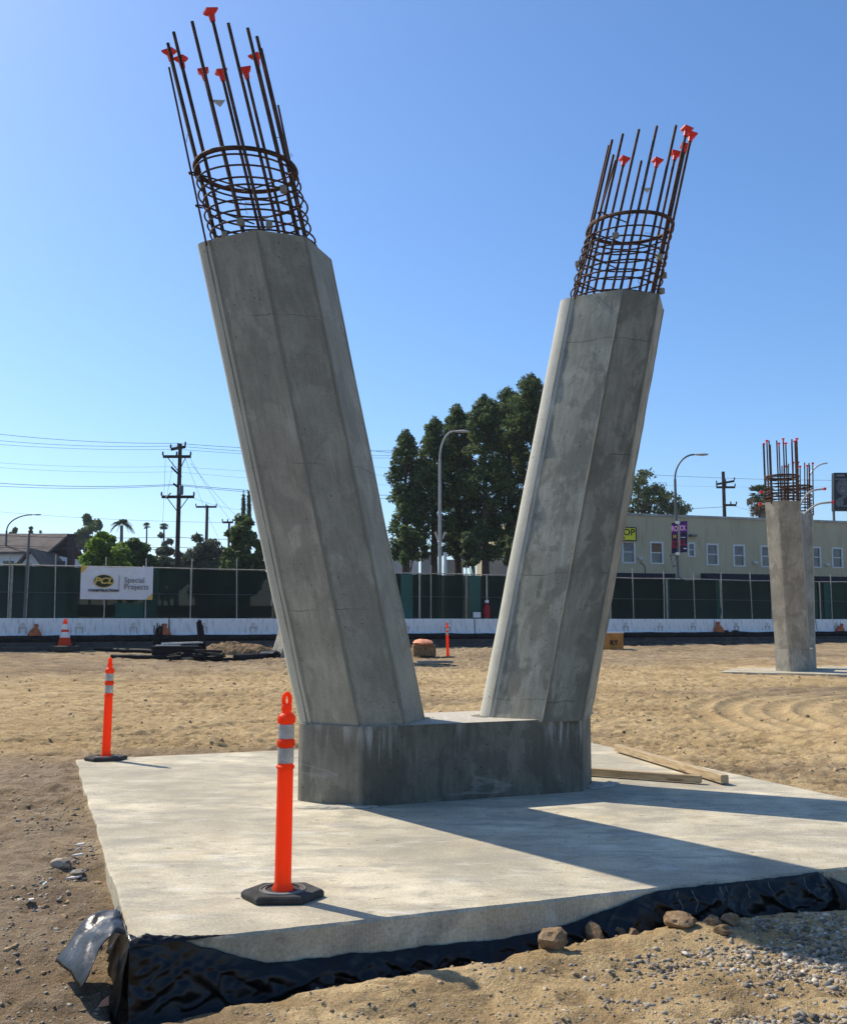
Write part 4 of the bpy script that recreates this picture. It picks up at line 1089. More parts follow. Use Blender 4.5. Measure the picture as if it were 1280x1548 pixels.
# concrete barriers
FA = math.atan2(fd.y, fd.x)
def barrier(p, q, label, first=False):
    p, q = Vector(p), Vector(q); d = (q - p).normalized(); L = (q - p).length - .05; nrm = Vector((-d.y, d.x, 0))
    root = empty('concrete_barrier', p + Vector((0, 0, PADZ)), label, 'barrier', 'white concrete barriers along the street')
    prof = [(-.30, 0), (-.30, .07), (-.18, .32), (-.125, .81), (.125, .81), (.18, .32), (.30, .07), (.30, 0)]
    pts = [p + nrm * a + Vector((0, 0, PADZ + z)) for a, z in prof]
    body = MB().prism(pts, d * L).build('barrier_body', M['barrier'], root, bevel=.012)
    for t in (.2, .5, .8):
        c = p + d * L * t - nrm * .178
        zc = PADZ + .36
        fr = MB()
        for dx, dz, sx, sz in ((-.11, 0, .018, .26), (.11, 0, .018, .26), (0, .13, .238, .018), (0, -.13, .238, .018)):
            fr.box(c + d * dx + Vector((0, 0, PADZ + .36 + dz)) - Vector((0, 0, 0)), (sx, .05, sz), rz=FA)
        fr.build('pocket_frame', M['pole_grey'], body)
        MB().ring(c - nrm * -.02 + Vector((0, 0, PADZ + .60)) - nrm * .02, .055, .018, 14, 6, d, Vector((0, 0, 1))).build('lifting_eye', M['eye'], body, smooth=60)
    MB().box(q - d * .025 + Vector((0, 0, PADZ + .39)), (.045, .2, .76), rz=FA).build('joint_key', M['joint'], root)
    return root
bl = ['white concrete barrier at far left edge behind the traffic cone', 'white concrete barrier behind the black material pile', 'white concrete barrier half hidden by the left column leg', 'white concrete barrier showing between the two column legs', 'white concrete barrier behind the right column leg and orange box',
      'white concrete barrier between the right leg and the far column', 'white concrete barrier behind the far right column', 'white concrete barrier at the far right edge']
for k in range(8):
    s0 = (k - 2) * 6.14 + 6.14
    if k == 0: pass
    barrier(along(258, (k - 1) * 6.14 - 0.0, 37.3), along(258, k * 6.14, 37.3), bl[k])
barrier(along(258, -2 * 6.14, 37.3), along(258, -1 * 6.14, 37.3), 'white concrete barrier ending out of frame on the left')

# fence
fence = empty('screened_fence', along(258, 0, 37.45, PADZ), 'dark green screened construction fence on top of the white barriers', 'fence')
FZ0, FZ1 = PADZ + .80, PADZ + 2.63
S0, S1 = -14.5, 41.5
def FP(s, z, w=37.45): 
    p = along(258, s, w); p.z = z; return p
k = 0; s = S0
while s < S1:
    L = 3.05; n_ = 14
    rows = 6; Vv = []
    for i in range(n_ + 1):
        for j in range(rows + 1):
            ss = s + L * i / n_; zz = FZ0 + .01 + (FZ1 - FZ0 - .03) * j / rows
            if j == rows: zz -= .035 * abs(math.sin(ss * 2.1)) * (1 if i not in (0, n_) else 0)
            off = .05 * nz(ss * 1.3, zz * 1.1, 3) + .045 * nz(ss * 4, zz * 2, 8)
            q = FP(ss, zz, 37.50 + off); Vv.append(q)
    Ff = [(i * (rows + 1) + j, (i + 1) * (rows + 1) + j, (i + 1) * (rows + 1) + j + 1, i * (rows + 1) + j + 1) for i in range(n_) for j in range(rows)]
    MB().add(Vv, Ff).build('screen_panel', M['screen_dark'], fence, smooth=80)
    for ss in (s, s + L):
        MB().tube([FP(ss + (.02 if ss == s else -.02), FZ0, 37.44), FP(ss + (.02 if ss == s else -.02), FZ1, 37.44)], .019, 6).build('panel_frame', M['steel_post'], fence, smooth=60)
    MB().tube([FP(s, FZ1, 37.44), FP(s + L * .5, FZ1 + .02 * random.uniform(-1, 1), 37.44), FP(s + L, FZ1, 37.44)], .021, 6).build('top_rail', M['steel_post'], fence, smooth=60)
    MB().tube([FP(s, (FZ0 + FZ1) / 2 - .02, 37.43), FP(s + L, (FZ0 + FZ1) / 2 - .02, 37.43)], .009, 5).build('mid_rail', M['pole_dark'], fence, smooth=60)
    s += L; k += 1
# lighter green overlaps of the screen
def px_s(px):
    """metres along the fence from the 258 px joint to the point seen at px"""
    a = fpt(px, 37.45); b = along(258, 0, 37.45); return (a - b).dot(fd)
for (x0, x1, y0, y1) in ((218, 241, .02, .98), (172, 218, .02, .30), (606, 624, .02, .98), (710, 726, .02, .98), (1001, 1011, .02, .98), (1081, 1089, .02, .98), (1244, 1254, .02, .98), (1226, 1234, .02, .98)):
    a, b = px_s(x0), px_s(x1); za, zb_ = FZ0 + (FZ1 - FZ0) * y0, FZ0 + (FZ1 - FZ0) * y1
    Vv = []; n_ = 5
    for i in range(n_ + 1):
        for j in range(7):
            ss = a + (b - a) * i / n_; zz = za + (zb_ - za) * j / 6
            off = .05 * nz(ss * 1.3, zz * 1.1, 3) + .025 * nz(ss * 4, zz * 2, 8); Vv.append(FP(ss, zz, 37.45 + off))
    MB().add(Vv, [(i * 7 + j, (i + 1) * 7 + j, (i + 1) * 7 + j + 1, i * 7 + j + 1) for i in range(n_) for j in range(6)]).build('screen_overlap', M['screen_green'], fence, smooth=80)
# faint print along the left screens
for x0, x1 in ((120, 176), (240, 412)):
    a, b = px_s(x0), px_s(x1)
    MB().prism([FP(a, FZ0 + .06, 37.35), FP(b, FZ0 + .06, 37.35), FP(b, FZ0 + .48, 37.35), FP(a, FZ0 + .48, 37.35)], fnv * .006).build('printed_band', M['screen_print_band'], fence)
# stakes
for px in (-32, 16, 43, 86, 160, 222, 289, 359, 430, 500, 570, 650, 703, 765, 830, 890, 954, 1000, 1046, 1087, 1132, 1190, 1252, 1290):
    s_ = px_s(px); t = random.uniform(-.05, .05); hh = random.uniform(2.92, 3.05)
    MB().tube([FP(s_, PADZ + .72, 37.30), FP(s_ + t, PADZ + hh, 37.33)], .022, 7).build('stake', M['steel_post'], fence, smooth=60)
MB().tube([FP(px_s(40), PADZ + .5, 37.28), FP(px_s(43), PADZ + 3.7, 37.28)], .045, 7).build('stake', M['pole_dark'], fence, smooth=60)
MB().box(FP(px_s(719), FZ0 + .17, 37.3), (.34, .02, .22), rz=FA).build('notice_card', M['vinyl'], fence)
ext = MB(); c = FP(px_s(733), FZ0 + .05, 37.22); ext.lathe([(.10, 0), (.13, .03), (.13, .42), (.09, .52), (.05, .56), (.05, .62)], c, 14)
exo = ext.build('red_canister', M['red_paint'], org=c, smooth=40); tag(exo, 'dark red canister standing against the fence screen left of the right leg', 'canister')
MB().box(c + Vector((0, -.02, .67)), (.13, .1, .11), rz=FA).build('canister_label', M['ink_white'], exo)

# text
def text(body, size, origin, xdir, zdir, mat, parent, name='lettering', shear=0, bold=0, align='CENTER', sx=1.0, ext=.002):
    cu = bpy.data.curves.new(name, 'FONT'); cu.body = body; cu.size = size; cu.align_x = align; cu.align_y = 'CENTER'; cu.shear = shear; cu.offset = bold; cu.extrude = ext; cu.resolution_u = 3
    to = bpy.data.objects.new('tmp', cu); COL.objects.link(to); bpy.context.view_layer.update()
    me = bpy.data.meshes.new_from_object(to.evaluated_get(bpy.context.evaluated_depsgraph_get()))
    bpy.data.objects.remove(to); xd = Vector(xdir).normalized(); zd = Vector(zdir).normalized(); nd = xd.cross(zd)
    o_ = ORG[parent.name]
    for v in me.vertices: v.co = Vector(origin) + xd * v.co.x * sx + zd * v.co.y + nd * v.co.z - o_
    me.name = name; me.materials.clear()
    return link_mesh(name, me, mat, parent)
UP = Vector((0, 0, 1))
# company banner
sA, sB = px_s(123.5), px_s(232); zT, zB = FZ1 + .02, FZ1 - 1.16
ban = empty('company_banner', FP((sA + sB) / 2, zB, 37.2), 'white company banner with dark oval logo hung on the left fence', 'banner')
Vv = []; n_ = 24; rows = 12; Wb, Hb = sB - sA, zT - zB
for i in range(n_ + 1):
    for j in range(rows + 1):
        t, r = i / n_, j / rows; sag = .05 * math.sin(t * 3.2 + .2) * r ** 2 * (1 if t > .15 else 0) + (.02 if t < .12 and r > .95 else 0)
        off = .02 * nz(t * 4, r * 3, 2) + .05 * r ** 4 * math.sin(t * 9) * (t > .4)
        Vv.append(FP(sA + Wb * t, zB + Hb * r - sag, 37.20 + off * .6))
MB().add(Vv, [(i * (rows + 1) + j, (i + 1) * (rows + 1) + j, (i + 1) * (rows + 1) + j + 1, i * (rows + 1) + j + 1) for i in range(n_) for j in range(rows)]).build('banner_sheet', M['vinyl'], ban, smooth=80)
def BP(t, r, w=37.155): return FP(sA + Wb * t, zB + Hb * r, w)
def flat(pts, nm, mt, w, th=.006): return MB().prism([BP(t, r, w) for t, r in pts], fnv * th).build(nm, mt, ban)
def oval(cx, cy, rx, ry, n=32): return [(cx + rx * math.cos(2 * math.pi * k / n), cy + ry * math.sin(2 * math.pi * k / n)) for k in range(n)]
flat(oval(.315, .545, .138, .195), 'logo_oval', M['ink_gold'], 37.160)
flat(oval(.315, .545, .128, .178), 'logo_oval', M['ink_olive'], 37.150)
text('PCL', .30, BP(.31, .545, 37.140), fd, UP, M['ink_gold'], ban, shear=.25, bold=.012, sx=1.25)
text('CONSTRUCTION', .115, BP(.315, .26, 37.150), fd, UP, M['ink_black'], ban, bold=.006, sx=1.12)
flat([(.524, .24), (.530, .24), (.530, .72), (.524, .72)], 'divider', M['ink_grey'], 37.155)
text('Special', .28, BP(.595, .58, 37.150), fd, UP, M['ink_grey'], ban, align='LEFT', sx=.93)
text('Projects', .28, BP(.595, .38, 37.150), fd, UP, M['ink_grey'], ban, align='LEFT', sx=.93)
flat([(.0, .99), (.0, .76), (.10, .97)], 'corner_print', M['ink_amber'], 37.158)
flat([(1.0, .0), (.915, .01), (1.0, .20)], 'corner_print', M['ink_amber'], 37.158)

# wattle along the foot of the barriers
wat = MB(); path = []; s = -16
while s < 42:
    p = FP(s, PADZ + .11 + .035 * nz(s * .8, 0, 1), 36.72 + .08 * nz(s * .5, 2, 2)); path.append(p); s += .35
wat.tube(path, [.12 + .03 * nz(i * .5, 3, 3) for i in range(len(path))], 10)
tag(wat.build('sediment_roll', M['wattle'], org=path[0], smooth=60), 'long black sediment roll lying along the foot of the white barriers', 'sediment roll')

# gravel bags against the barrier
def gravel_bag(px, label, sc=1.0, tilt=.1, neck=True):
    b = along(px, 0, 36.98, PADZ); M3 = Matrix.Rotation(tilt, 3, 'Y') @ Matrix.Rotation(-.12, 3, 'X')
    prof = [(.18, 0), (.24, .05), (.24, .22), (.19, .36), (.10, .47), (.055, .52), (.09, .57), (.075, .62)]
    mb = MB().lathe([(r * sc, z * sc) for r, z in prof], b, 16, M3)
    mb.v = [tuple(Vector(v) + Vector((.025, .02, .012)) * mnoise.noise(Vector(v) * 6)) for v in mb.v]
    return tag(mb.build('gravel_bag', M['bag'], org=b, smooth=60), label, 'gravel bag', 'orange gravel bags at the barrier')
for px, lb, sc, tl in ((55, 'orange gravel bag at the barrier left of the traffic cone', 1.0, .1), (252, 'orange gravel bag at the barrier behind the black pile', 1.0, -.05), (1083, 'orange gravel bag with tied neck at the barrier left of the far column', 1.1, .02), (1263, 'slumped orange gravel bag at the barrier right of the far column', 1.0, .35)):
    gravel_bag(px, lb, sc, tl)
for px, lb in ((1094, 'black square plate leaning on the barrier, nearer the gravel bag'), (1109, 'black square plate leaning on the barrier, right one of two')):
    b = along(px, 0, 36.85, PADZ + .16); tag(MB().box(b, (.34, .05, .30), M=Matrix.Rotation(FA, 3, 'Z') @ Matrix.Rotation(-.4, 3, 'X')).build('square_plate', M['black_plastic'], org=b, bevel=.01), lb, 'plate')

# traffic cone on a dark base
p = at(97, 992, 33.6); z = gz1(p.x, p.y); c = Vector((p.x, p.y, z))
cone = empty('traffic_cone', c, 'orange traffic cone with white collars on a black base at left', 'traffic cone')
MB().lathe([(.0, 0), (.50, 0), (.52, .06), (.50, .15), (.42, .18), (.0, .18)], c, 26, caps=False).build('cone_base', M['rubber'], cone, smooth=40)
MB().lathe([(.23, .18), (.20, .26), (.055, .98), (.05, 1.02), (.03, 1.05)], c, 22).build('cone_body', M['orange'], cone, smooth=50)
MB().lathe([(.170, .44), (.132, .62)], c, 22, caps=False).build('reflective_collar', M['white_band'], cone, smooth=50)
MB().lathe([(.118, .70), (.080, .88)], c, 22, caps=False).build('reflective_collar', M['white_band'], cone, smooth=50)

# black material pile
def gpt(px, py, Y):
    p = at(px, py, Y); return Vector((p.x, p.y, gz1(p.x, p.y)))
def bundle(name, p, q, n, rad, thick, label, cat, wob=.05):
    p, q = Vector(p), Vector(q); root = empty(name, p, label, cat); d = (q - p).normalized(); ux = d.orthogonal().normalized(); uy = d.cross(ux)
    for k in range(n):
        a = random.random() * 6.28; r = rad * math.sqrt(random.random()); o = ux * r * math.cos(a) + uy * r * math.sin(a)
        e = q + (ux * random.uniform(-1, 1) + uy * random.uniform(-1, 1)) * wob + d * random.uniform(-.12, .12)
        MB().tube([p + o + d * random.uniform(-.06, .06), (p + e) / 2 + o * .9, e + o * .8], thick, 6).build('strip', M['black_plastic'], root, smooth=60)
    return root
YP = 31.5
c = gpt(272, 1000, YP)
crate = empty('stacked_black_panels', c, 'low stack of black panels topped by pale boards before the barrier', 'panel stack')
for k in range(7):
    MB().box(c + Vector((-.05 + random.uniform(-.04, .04), 0, .05 + k * .055)), (1.62 - .02 * k, .75, .045), rz=.12 + random.uniform(-.02, .02)).build('panel', M['black_plastic'], crate, bevel=.006)
MB().box(c + Vector((.08, -.05, .50)), (1.25, .22, .05), rz=.10, M=Matrix.Rotation(.1, 3, 'Z') @ Matrix.Rotation(-.03, 3, 'Y')).build('pale_board', M['chip'], crate, bevel=.01)
MB().box(c + Vector((-.30, -.28, .43)), (.75, .16, .03), rz=.12).build('pale_board', M['pole_light'], crate, bevel=.006)
bundle('black_strip_bundle', c + Vector((-.72, .1, .42)), c + Vector((-.70, .15, .98)), 16, .13, .022, 'upright bundle of black strips at left end of the panel stack', 'bundle')
bundle('black_strip_bundle', c + Vector((.70, .05, .30)), c + Vector((.58, .1, 1.12)), 18, .14, .025, 'tall upright bundle of black strips at right end of the panel stack', 'bundle')
c2 = gpt(315, 1002, YP - .7); bundle('black_strip_bundle', c2 + Vector((-.42, 0, .17)), c2 + Vector((.42, -.1, .19)), 20, .17, .028, 'bundle of black strips lying in front of the panel stack', 'bundle', .12)
c3 = gpt(262, 1003, YP - 1.2); bundle('black_strip_bundle', c3 + Vector((-.15, 0, .10)), c3 + Vector((.2, 0, .12)), 12, .11, .02, 'short tangle of black strips lying left of the lying bundle', 'bundle', .12)
def lying(px0, py0, Y0, px1, py1, Y1, r, label, mat='black_plastic', flatb=None, name='lying_pipe'):
    p, q = gpt(px0, py0, Y0), gpt(px1, py1, Y1); n = 8; path = []
    for k in range(n + 1):
        t = k / n; o = p.lerp(q, t); path.append(Vector((o.x, o.y, gz1(o.x, o.y) + r * .8)))
    zs = sum(v.z for v in path) / len(path); path = [Vector((v.x, v.y, v.z * .4 + zs * .6)) for v in path]
    return tag(MB().tube(path, r, 8).build(name, M[mat], org=p, smooth=50), label, 'pipe')
lying(-30, 985, 34.2, 112, 984, 34.4, .13, 'thick black pipe on the ground behind the traffic cone')
lying(115, 985, 34.4, 235, 990, 33.5, .07, 'thinner black pipe between the traffic cone and the panel stack')
lying(168, 997, 31.2, 250, 999, 31.0, .07, 'black pipe running to the panel stack from the left delineator')
lying(330, 1000, 31.0, 372, 997, 31.4, .05, 'short dark pipe just right of the black bundles')
lying(355, 998, 31.2, 412, 990, 32.5, .10, 'black pipe lying toward the left column leg')
lying(262, 1003, 31.0, 300, 1001, 31.1, .035, 'rusty brown rod lying in front of the panel stack', 'timber', name='lying_rod')
# dark plastic covered heap
c = gpt(408, 992, 32.6); rock((c.x, c.y, c.z + .08), (.45, .3, .16), 2.2, 'grey plastic covered lump beside the left column leg', None, 'polythene', 'covered_lump')
# spoil heap
M['heap'] = simple('brown_spoil', (.20, .135, .075), .95, .1, var=.5, scale=9, bump=.8, bscale=14)
c = gpt(360, 985, 34.0)
bm = bmesh.new(); bmesh.ops.create_grid(bm, x_segments=40, y_segments=16, size=1)
for v in bm.verts:
    x, y = v.co.x * 1.5, v.co.y * .7; r = max(0, 1 - (x / 1.5) ** 2 - (y / .7) ** 2)
    v.co = (x, y, .42 * r ** .7 * (1 + .35 * mnoise.noise(Vector((x * 3, y * 3, 1)))) + .05 * mnoise.noise(Vector((x * 8, y * 8, 2))) - .03)
me = bpy.data.meshes.new('spoil_heap'); bm.to_mesh(me); bm.free(); tag(link_mesh('spoil_heap', me, M['heap'], None, c), 'small heap of brown soil before the barrier near the left leg', 'soil heap')

# orange box and covered block between the legs
c = gpt(927, 981, 40.0); c = Vector((c.x, c.y, .36))
box = empty('orange_box', c, 'orange steel box with a pale lid on the dirt right of the right leg', 'box')
MB().box(c + Vector((-.16, 0, .36)), (.95, .6, .72), rz=FA * .4).build('box_body', M['box_orange'], box, bevel=.015)
MB().box(c + Vector((-.16, 0, .745)), (1.0, .65, .05), rz=FA * .4).build('box_lid', M['box_lid'], box, bevel=.01)
dx = Vector((math.cos(FA * .4), math.sin(FA * .4), 0)); nn = Vector((dx.y, -dx.x, 0))
text('RY', .26, c + Vector((-.08, 0, .36)) + nn * .305, dx, UP, M['ink_black'], box, bold=.01)
c = gpt(645, 984, 34.0); c.z = .40
blk = tag(MB().box(c + Vector((-.1, 0, .19)), (.75, .5, .38), rz=.15).build('concrete_block', M['heap'], org=c, bevel=.03), 'brown block behind the left leg with an orange sheet on top', 'block')
mb = MB().lathe([(.0, .0), (.30, .0), (.36, .06), (.30, .13), (.15, .17), (.0, .18)], c + Vector((-.12, 0, .385)), 20, caps=False)
mb.v = [tuple(Vector(v) + Vector((.06, .03, .04)) * mnoise.noise(Vector(v) * 4)) for v in mb.v]
tag(mb.build('orange_sheet', M['bag_pale'], org=c, smooth=60), 'crumpled salmon orange sheet lying on the brown block', 'sheet')
p, q = gpt(632, 1000, 30.6), gpt(683, 998, 30.8); z = max(gz1(p.x, p.y), gz1(q.x, q.y))
tag(MB().box(Vector(((p.x + q.x) / 2, p.y, z + .05)), (1.05, .22, .07), rz=.05).build('grey_board', M['dark_wood'], org=p, bevel=.01), 'grey board lying on dirt below the distant delineator', 'board')

# ------------------------------------------------------------------ other columns
fc = at(1197, 1017, 29.0); fz = gz1(fc.x, fc.y + .3)
fcol = empty('concrete_v_column', (fc.x, fc.y, fz), 'distant V-shaped concrete column seen end-on at the right edge', 'column')
fang = math.pi / 2 - (math.atan2(fc.x, fc.y) + R(6.2))
fu = Vector((math.cos(fang), math.sin(fang), 0))
FC = Vector((fc.x, fc.y, fz)) + fu * 1.2
ORG[fcol.name] = Vector((fc.x, fc.y, fz))
LG = dict(L=dict(LEGS['L'], m=0, v0=0), R=dict(LEGS['R'], m=0, v0=0))
st = random.getstate()
v_column(fcol, FC, fang, LG, dict(L=M['far_concrete'], R=M['far_concrete']), detail=False, ped_mat=M['far_concrete'])
# bent bars with caps sticking out of its top
YF = fc.y + .2
for pts, r in (([(1207, 768), (1216, 752), (1227, 742), (1246, 739)], .035), ([(1214, 778), (1222, 771), (1236, 762), (1258, 759)], .04), ([(1195, 765), (1178, 750), (1166, 745), (1150, 744)], .03), ([(1180, 790), (1173, 776), (1164, 764), (1148, 762)], .03)):
    path = [at(x, y, YF) for x, y in pts]
    fine_ = [Vector(v) for v in catmull([tuple(v) for v in path], 6)] + [path[-1]]
    o = MB().tube(fine_, r * .8, 6).build('bent_bar', M['pole_grey'], fcol, smooth=60)
    MB().tube([path[-1] + Vector((-.03, 0, 0)), path[-1] + Vector((.04, 0, 0))], .042, 8).build('safety_cap', M['red_cap'], o, smooth=50)
# pad of the far column
pc = Vector((fc.x, fc.y, fz)) + fu * 1.2; fv = Vector((-fu.y, fu.x, 0))
pts = [pc + fu * a + fv * b + Vector((0, 0, -.3)) for a, b in ((-2.3, -3.6), (3.5, -3.6), (3.5, 1.8), (-2.3, 1.8))]
tag(MB().prism(pts, (0, 0, .335)).build('foundation_slab', M['slab'], org=pc, bevel=.01), 'flat concrete foundation slab under the far right column', 'slab')

# leaning leg glimpsed behind the left leg
lc = at(436, 992, 33.0); lz = gz1(lc.x, lc.y)
lean = empty('leaning_concrete_column', (lc.x, lc.y, lz), 'pale leaning concrete column base peeking out behind the left leg', 'column')
P0 = oct_poly(); r0 = [Vector((lc.x + a * .98, lc.y + b, lz - .05)) for a, b in P0]; r1 = [Vector((lc.x + a * .98 + 1.28, lc.y + b, lz + 4.5)) for a, b in P0]
uv_prism('column_leg', r0, r1, M['far_concrete'], lean, rows=12)

# ================================================================== BACKGROUND
# ------------------------------------------------------------------ green stucco building
def wl_pt(px, Y0=67.0, X0px=945, slope=.325):
    """point of the facade line seen at px (facade runs along direction (1, slope))"""
    k = (px - 640) / FPX; x0 = (X0px - 640) / FPX * Y0; c0 = Y0 - slope * x0
    d = c0 / (1 - slope * k); return Vector((k * d, d, 0))
def zat(px, py, Y): return at(px, py, Y).z
bd = Vector((1, .325, 0)).normalized(); bn = Vector((-bd.y, bd.x, 0))
L0, L1 = wl_pt(838), wl_pt(1480)
zr = zat(1100, 784.5, wl_pt(1100).y)
bld = empty('stucco_building', (L0.x, L0.y, PADZ), 'long two-storey pale green stucco building with sash windows across the street', 'building')
# wall pieces around window openings
wins = [(941.6, 959, 819, 849.5, 1), (984, 1001.5, 820, 850.5, 2), (1041, 1050, 821.5, 840, 1), (1069, 1085, 823, 852.6, 1), (1109.6, 1125, 824.5, 854.6, 1), (1151, 1166, 826, 855.5, 1), (1226, 1240, 827.6, 856.5, 0), (1258.6, 1273, 829, 857, 0), (1305, 1320, 830, 858, 1), (1360, 1375, 832, 859, 1)]
def fpos(px, py, off=0.0):
    b = wl_pt(px); return Vector((b.x, b.y, zat(px, py, b.y))) - bn * off
WL = []
for (x0, x1, y0, y1, kind) in wins:
    a, b = wl_pt(x0), wl_pt(x1); WL.append(((a - L0).dot(bd), (b - L0).dot(bd), zat(x0, y1, a.y), zat(x0, y0, a.y), kind))
Ltot = (L1 - L0).dot(bd)
def wall_piece(s0, s1, z0, z1, name='wall', mat='stucco', t=.3, off=0.0, par=None):
    p = L0 + bd * s0 - bn * off
    MBx = MB().prism([Vector((p.x, p.y, z0)), Vector((p.x, p.y, 0)) + bd * (s1 - s0) + UP * z0, Vector((p.x, p.y, 0)) + bd * (s1 - s0) + UP * z1, Vector((p.x, p.y, z1))], bn * t)
    return MBx.build(name, M[mat], par or bld)
zlo = min(w[2] for w in WL); zhi = max(w[3] for w in WL)
wall_piece(0, Ltot, PADZ - .2, zlo); wall_piece(0, Ltot, zhi, zr)
s = 0
for (a, b, z0, z1, kind) in WL:
    wall_piece(s, a, zlo, zhi)
    if z0 > zlo + .02: wall_piece(a, b, zlo, z0)
    if z1 < zhi - .02: wall_piece(a, b, z1, zhi)
    s = b
wall_piece(s, Ltot, zlo, zhi)
for (a, b, z0, z1, kind) in WL:
    w = wall_piece(a - .07, b + .07, z0 - .09, z0, 'window', 'trim', .22, .05)
    for (u0, u1, v0, v1) in ((a - .07, a + .05, z0, z1 + .07), (b - .05, b + .07, z0, z1 + .07), (a + .05, b - .05, z1 - .05, z1 + .07)): wall_piece(u0, u1, v0, v1, 'frame', 'trim', .2, .03, w)
    zm = (z0 + z1) / 2
    wall_piece(a + .05, b - .05, zm - .035, zm + .035, 'sash_bar', 'trim', .1, -.03, w)
    wall_piece(a + .05, b - .05, z0, zm - .035, 'pane', 'glass', .03, -.07, w)
    wall_piece(a + .05, b - .05, zm + .035, z1 - .05, 'pane', ('glass', 'curtain_grey', 'curtain')[kind], .03, -.055, w)
# parapet, returns, roof
wall_piece(-.1, Ltot + .1, zr, zr + .16, 'parapet_cap', 'parapet', .5, .07)
pA, pB = L0, L1
MB().prism([Vector((pA.x, pA.y, PADZ)) + bn * .3, Vector((pA.x, pA.y, PADZ)) + bn * 14, Vector((pA.x, pA.y, zr)) + bn * 14, Vector((pA.x, pA.y, zr)) + bn * .3], bd * .3).build('side_wall', M['stucco'], bld)
MB().prism([L0 + bn * .3 + bd * .3 + UP * (zr - .5), L1 + bn * .3 + UP * (zr - .5), L1 + bn * 14 + UP * (zr - .5), L0 + bn * 14 + bd * .3 + UP * (zr - .5)], UP * .2).build('flat_roof', M['parapet'], bld)
def awn(x0, x1, yt, yb):
    a, b = wl_pt(x0), wl_pt(x1); zt, zb = zat(x0, yt, a.y), zat(x0, yb + 6, a.y)
    pr = [a + UP * zt - bn * .05, a - bn * 1.3 + UP * (zb + .25), a - bn * 1.3 + UP * zb, a - bn * .05 + UP * zb]
    return MB().prism(pr, (b - a)).build('awning', M['awning'], bld, bevel=.02)
for a in ((880, 1019, 865, 876), (1058, 1168, 866.5, 878), (1226, 1400, 871, 882)): awn(*a)
for px, py in ((967, 846), (1140.5, 852), (1249, 855)):
    c = fpos(px, py, .1); MB().lathe([(.10, -.06), (.17, .0), (.17, .12), (.06, .18)], c, 10).build('wall_vent', M['trim'], bld, smooth=50)
c = fpos(967, 850, .05); MB().tube([c, c + bd * .35 - UP * .25, c + bd * .4 - UP * .9], .03, 5).build('conduit', M['pole_dark'], bld)
c = fpos(1046, 810, .2); MB().box(c, (.5, .3, .14), rz=.5).build('wall_lamp', M['pole_dark'], bld)
# yellow shop sign fixed to the facade
c = fpos(940, 807.5, .2)
sg = empty('yellow_sign', c, 'yellow shop sign with black letters half hidden by the right column leg', 'sign')
MB().box(c, (1.85, .14, .86), rz=math.atan2(bd.y, bd.x)).build('sign_face', M['sign_yellow'], sg)
for dz in (-.43, .43): MB().box(c + UP * dz, (1.93, .2, .06), rz=math.atan2(bd.y, bd.x)).build('sign_frame', M['ink_black'], sg)
for dx_ in (-.945, .945): MB().box(c + bd * dx_, (.06, .19, .86), rz=math.atan2(bd.y, bd.x)).build('sign_frame', M['ink_black'], sg)
text('OP', .60, c - bn * .085 + bd * .86 + UP * .10, bd, UP, M['ink_black'], sg, align='RIGHT', bold=.012, sx=1.1)
text('.', .6, c - bn * .085 + bd * .05 - UP * .12, bd, UP, M['ink_black'], sg, align='CENTER', bold=.02)

# ------------------------------------------------------------------ street lamps
def street_lamp(px, ytop, Y, arm, label, mat, r=.10, curve=1.0, head=True, z0=None, hl=.7):
    b = at(px, 870, Y); z0 = PADZ; zt = at(px, ytop, Y).z
    root = empty('street_lamp', (b.x, b.y, z0), label, 'street lamp', 'street lamps')
    b0 = Vector((b.x, b.y, z0)); H = zt - z0
    MB().tube([b0, b0 + UP * H * .5, b0 + UP * H * .86], [r, r * .8, r * .62], 10).build('pole', M[mat], root, smooth=50)
    st_ = b0 + UP * H * .86; pts = [st_]
    for k in range(1, 9):
        t = k / 8; pts.append(st_ + Vector((arm * (1 - math.cos(t * math.pi / 2)), 0, (H * .14) * math.sin(t * math.pi / 2))))
    o = MB().tube(pts, r * .45, 8).build('arm', M[mat], root, smooth=60)
    if head:
        e = pts[-1]; sgn = 1 if arm > 0 else -1
        hm = MB().lathe([(.02, -.35), (.10, -.2), (.15, .1), (.11, .32), (.03, .4)], e + Vector((sgn * .3, 0, .0)), 10, Matrix.Rotation(sgn * math.pi / 2, 3, 'Y') @ Matrix.Diagonal((.45, 1.1, 1)))
        hm.build('lamp_head', M['lamp_head'], root, smooth=50)
    return root
sl = street_lamp(665, 652, 44.6, .62, 'grey street lamp in front of the dark pines between the legs', 'pole_grey', .095)
b = at(666, 868, 44.9); MB().tube([Vector((b.x + .22, b.y, PADZ)), Vector((b.x + .20, b.y, at(665, 835, 44.9).z))], .07, 8).build('conduit', M['pole_light'], sl, smooth=50)
for sg_ in (-1, 1):
    c = at(665 + sg_ * 5, 815, 44.4); MB().prism([c, c + Vector((sg_ * .12, 0, .32)), c + Vector((sg_ * .02, 0, .32)), c - Vector((sg_ * .06, 0, 0))], (0, .03, 0)).build('bracket', M['box_lid'], sl)
lamp2 = street_lamp(1024, 687, 50, 1.0, 'dark street lamp with purple banners in front of the green building', 'pole_dark', .10)
street_lamp(7, 778, 77, 1.9, 'small curved street lamp at the far left edge above the house', 'pole_dark', .12)
street_lamp(1226, 700, 56, 1.15, 'pale thin street lamp behind the far right column', 'pole_light', .10, head=False)
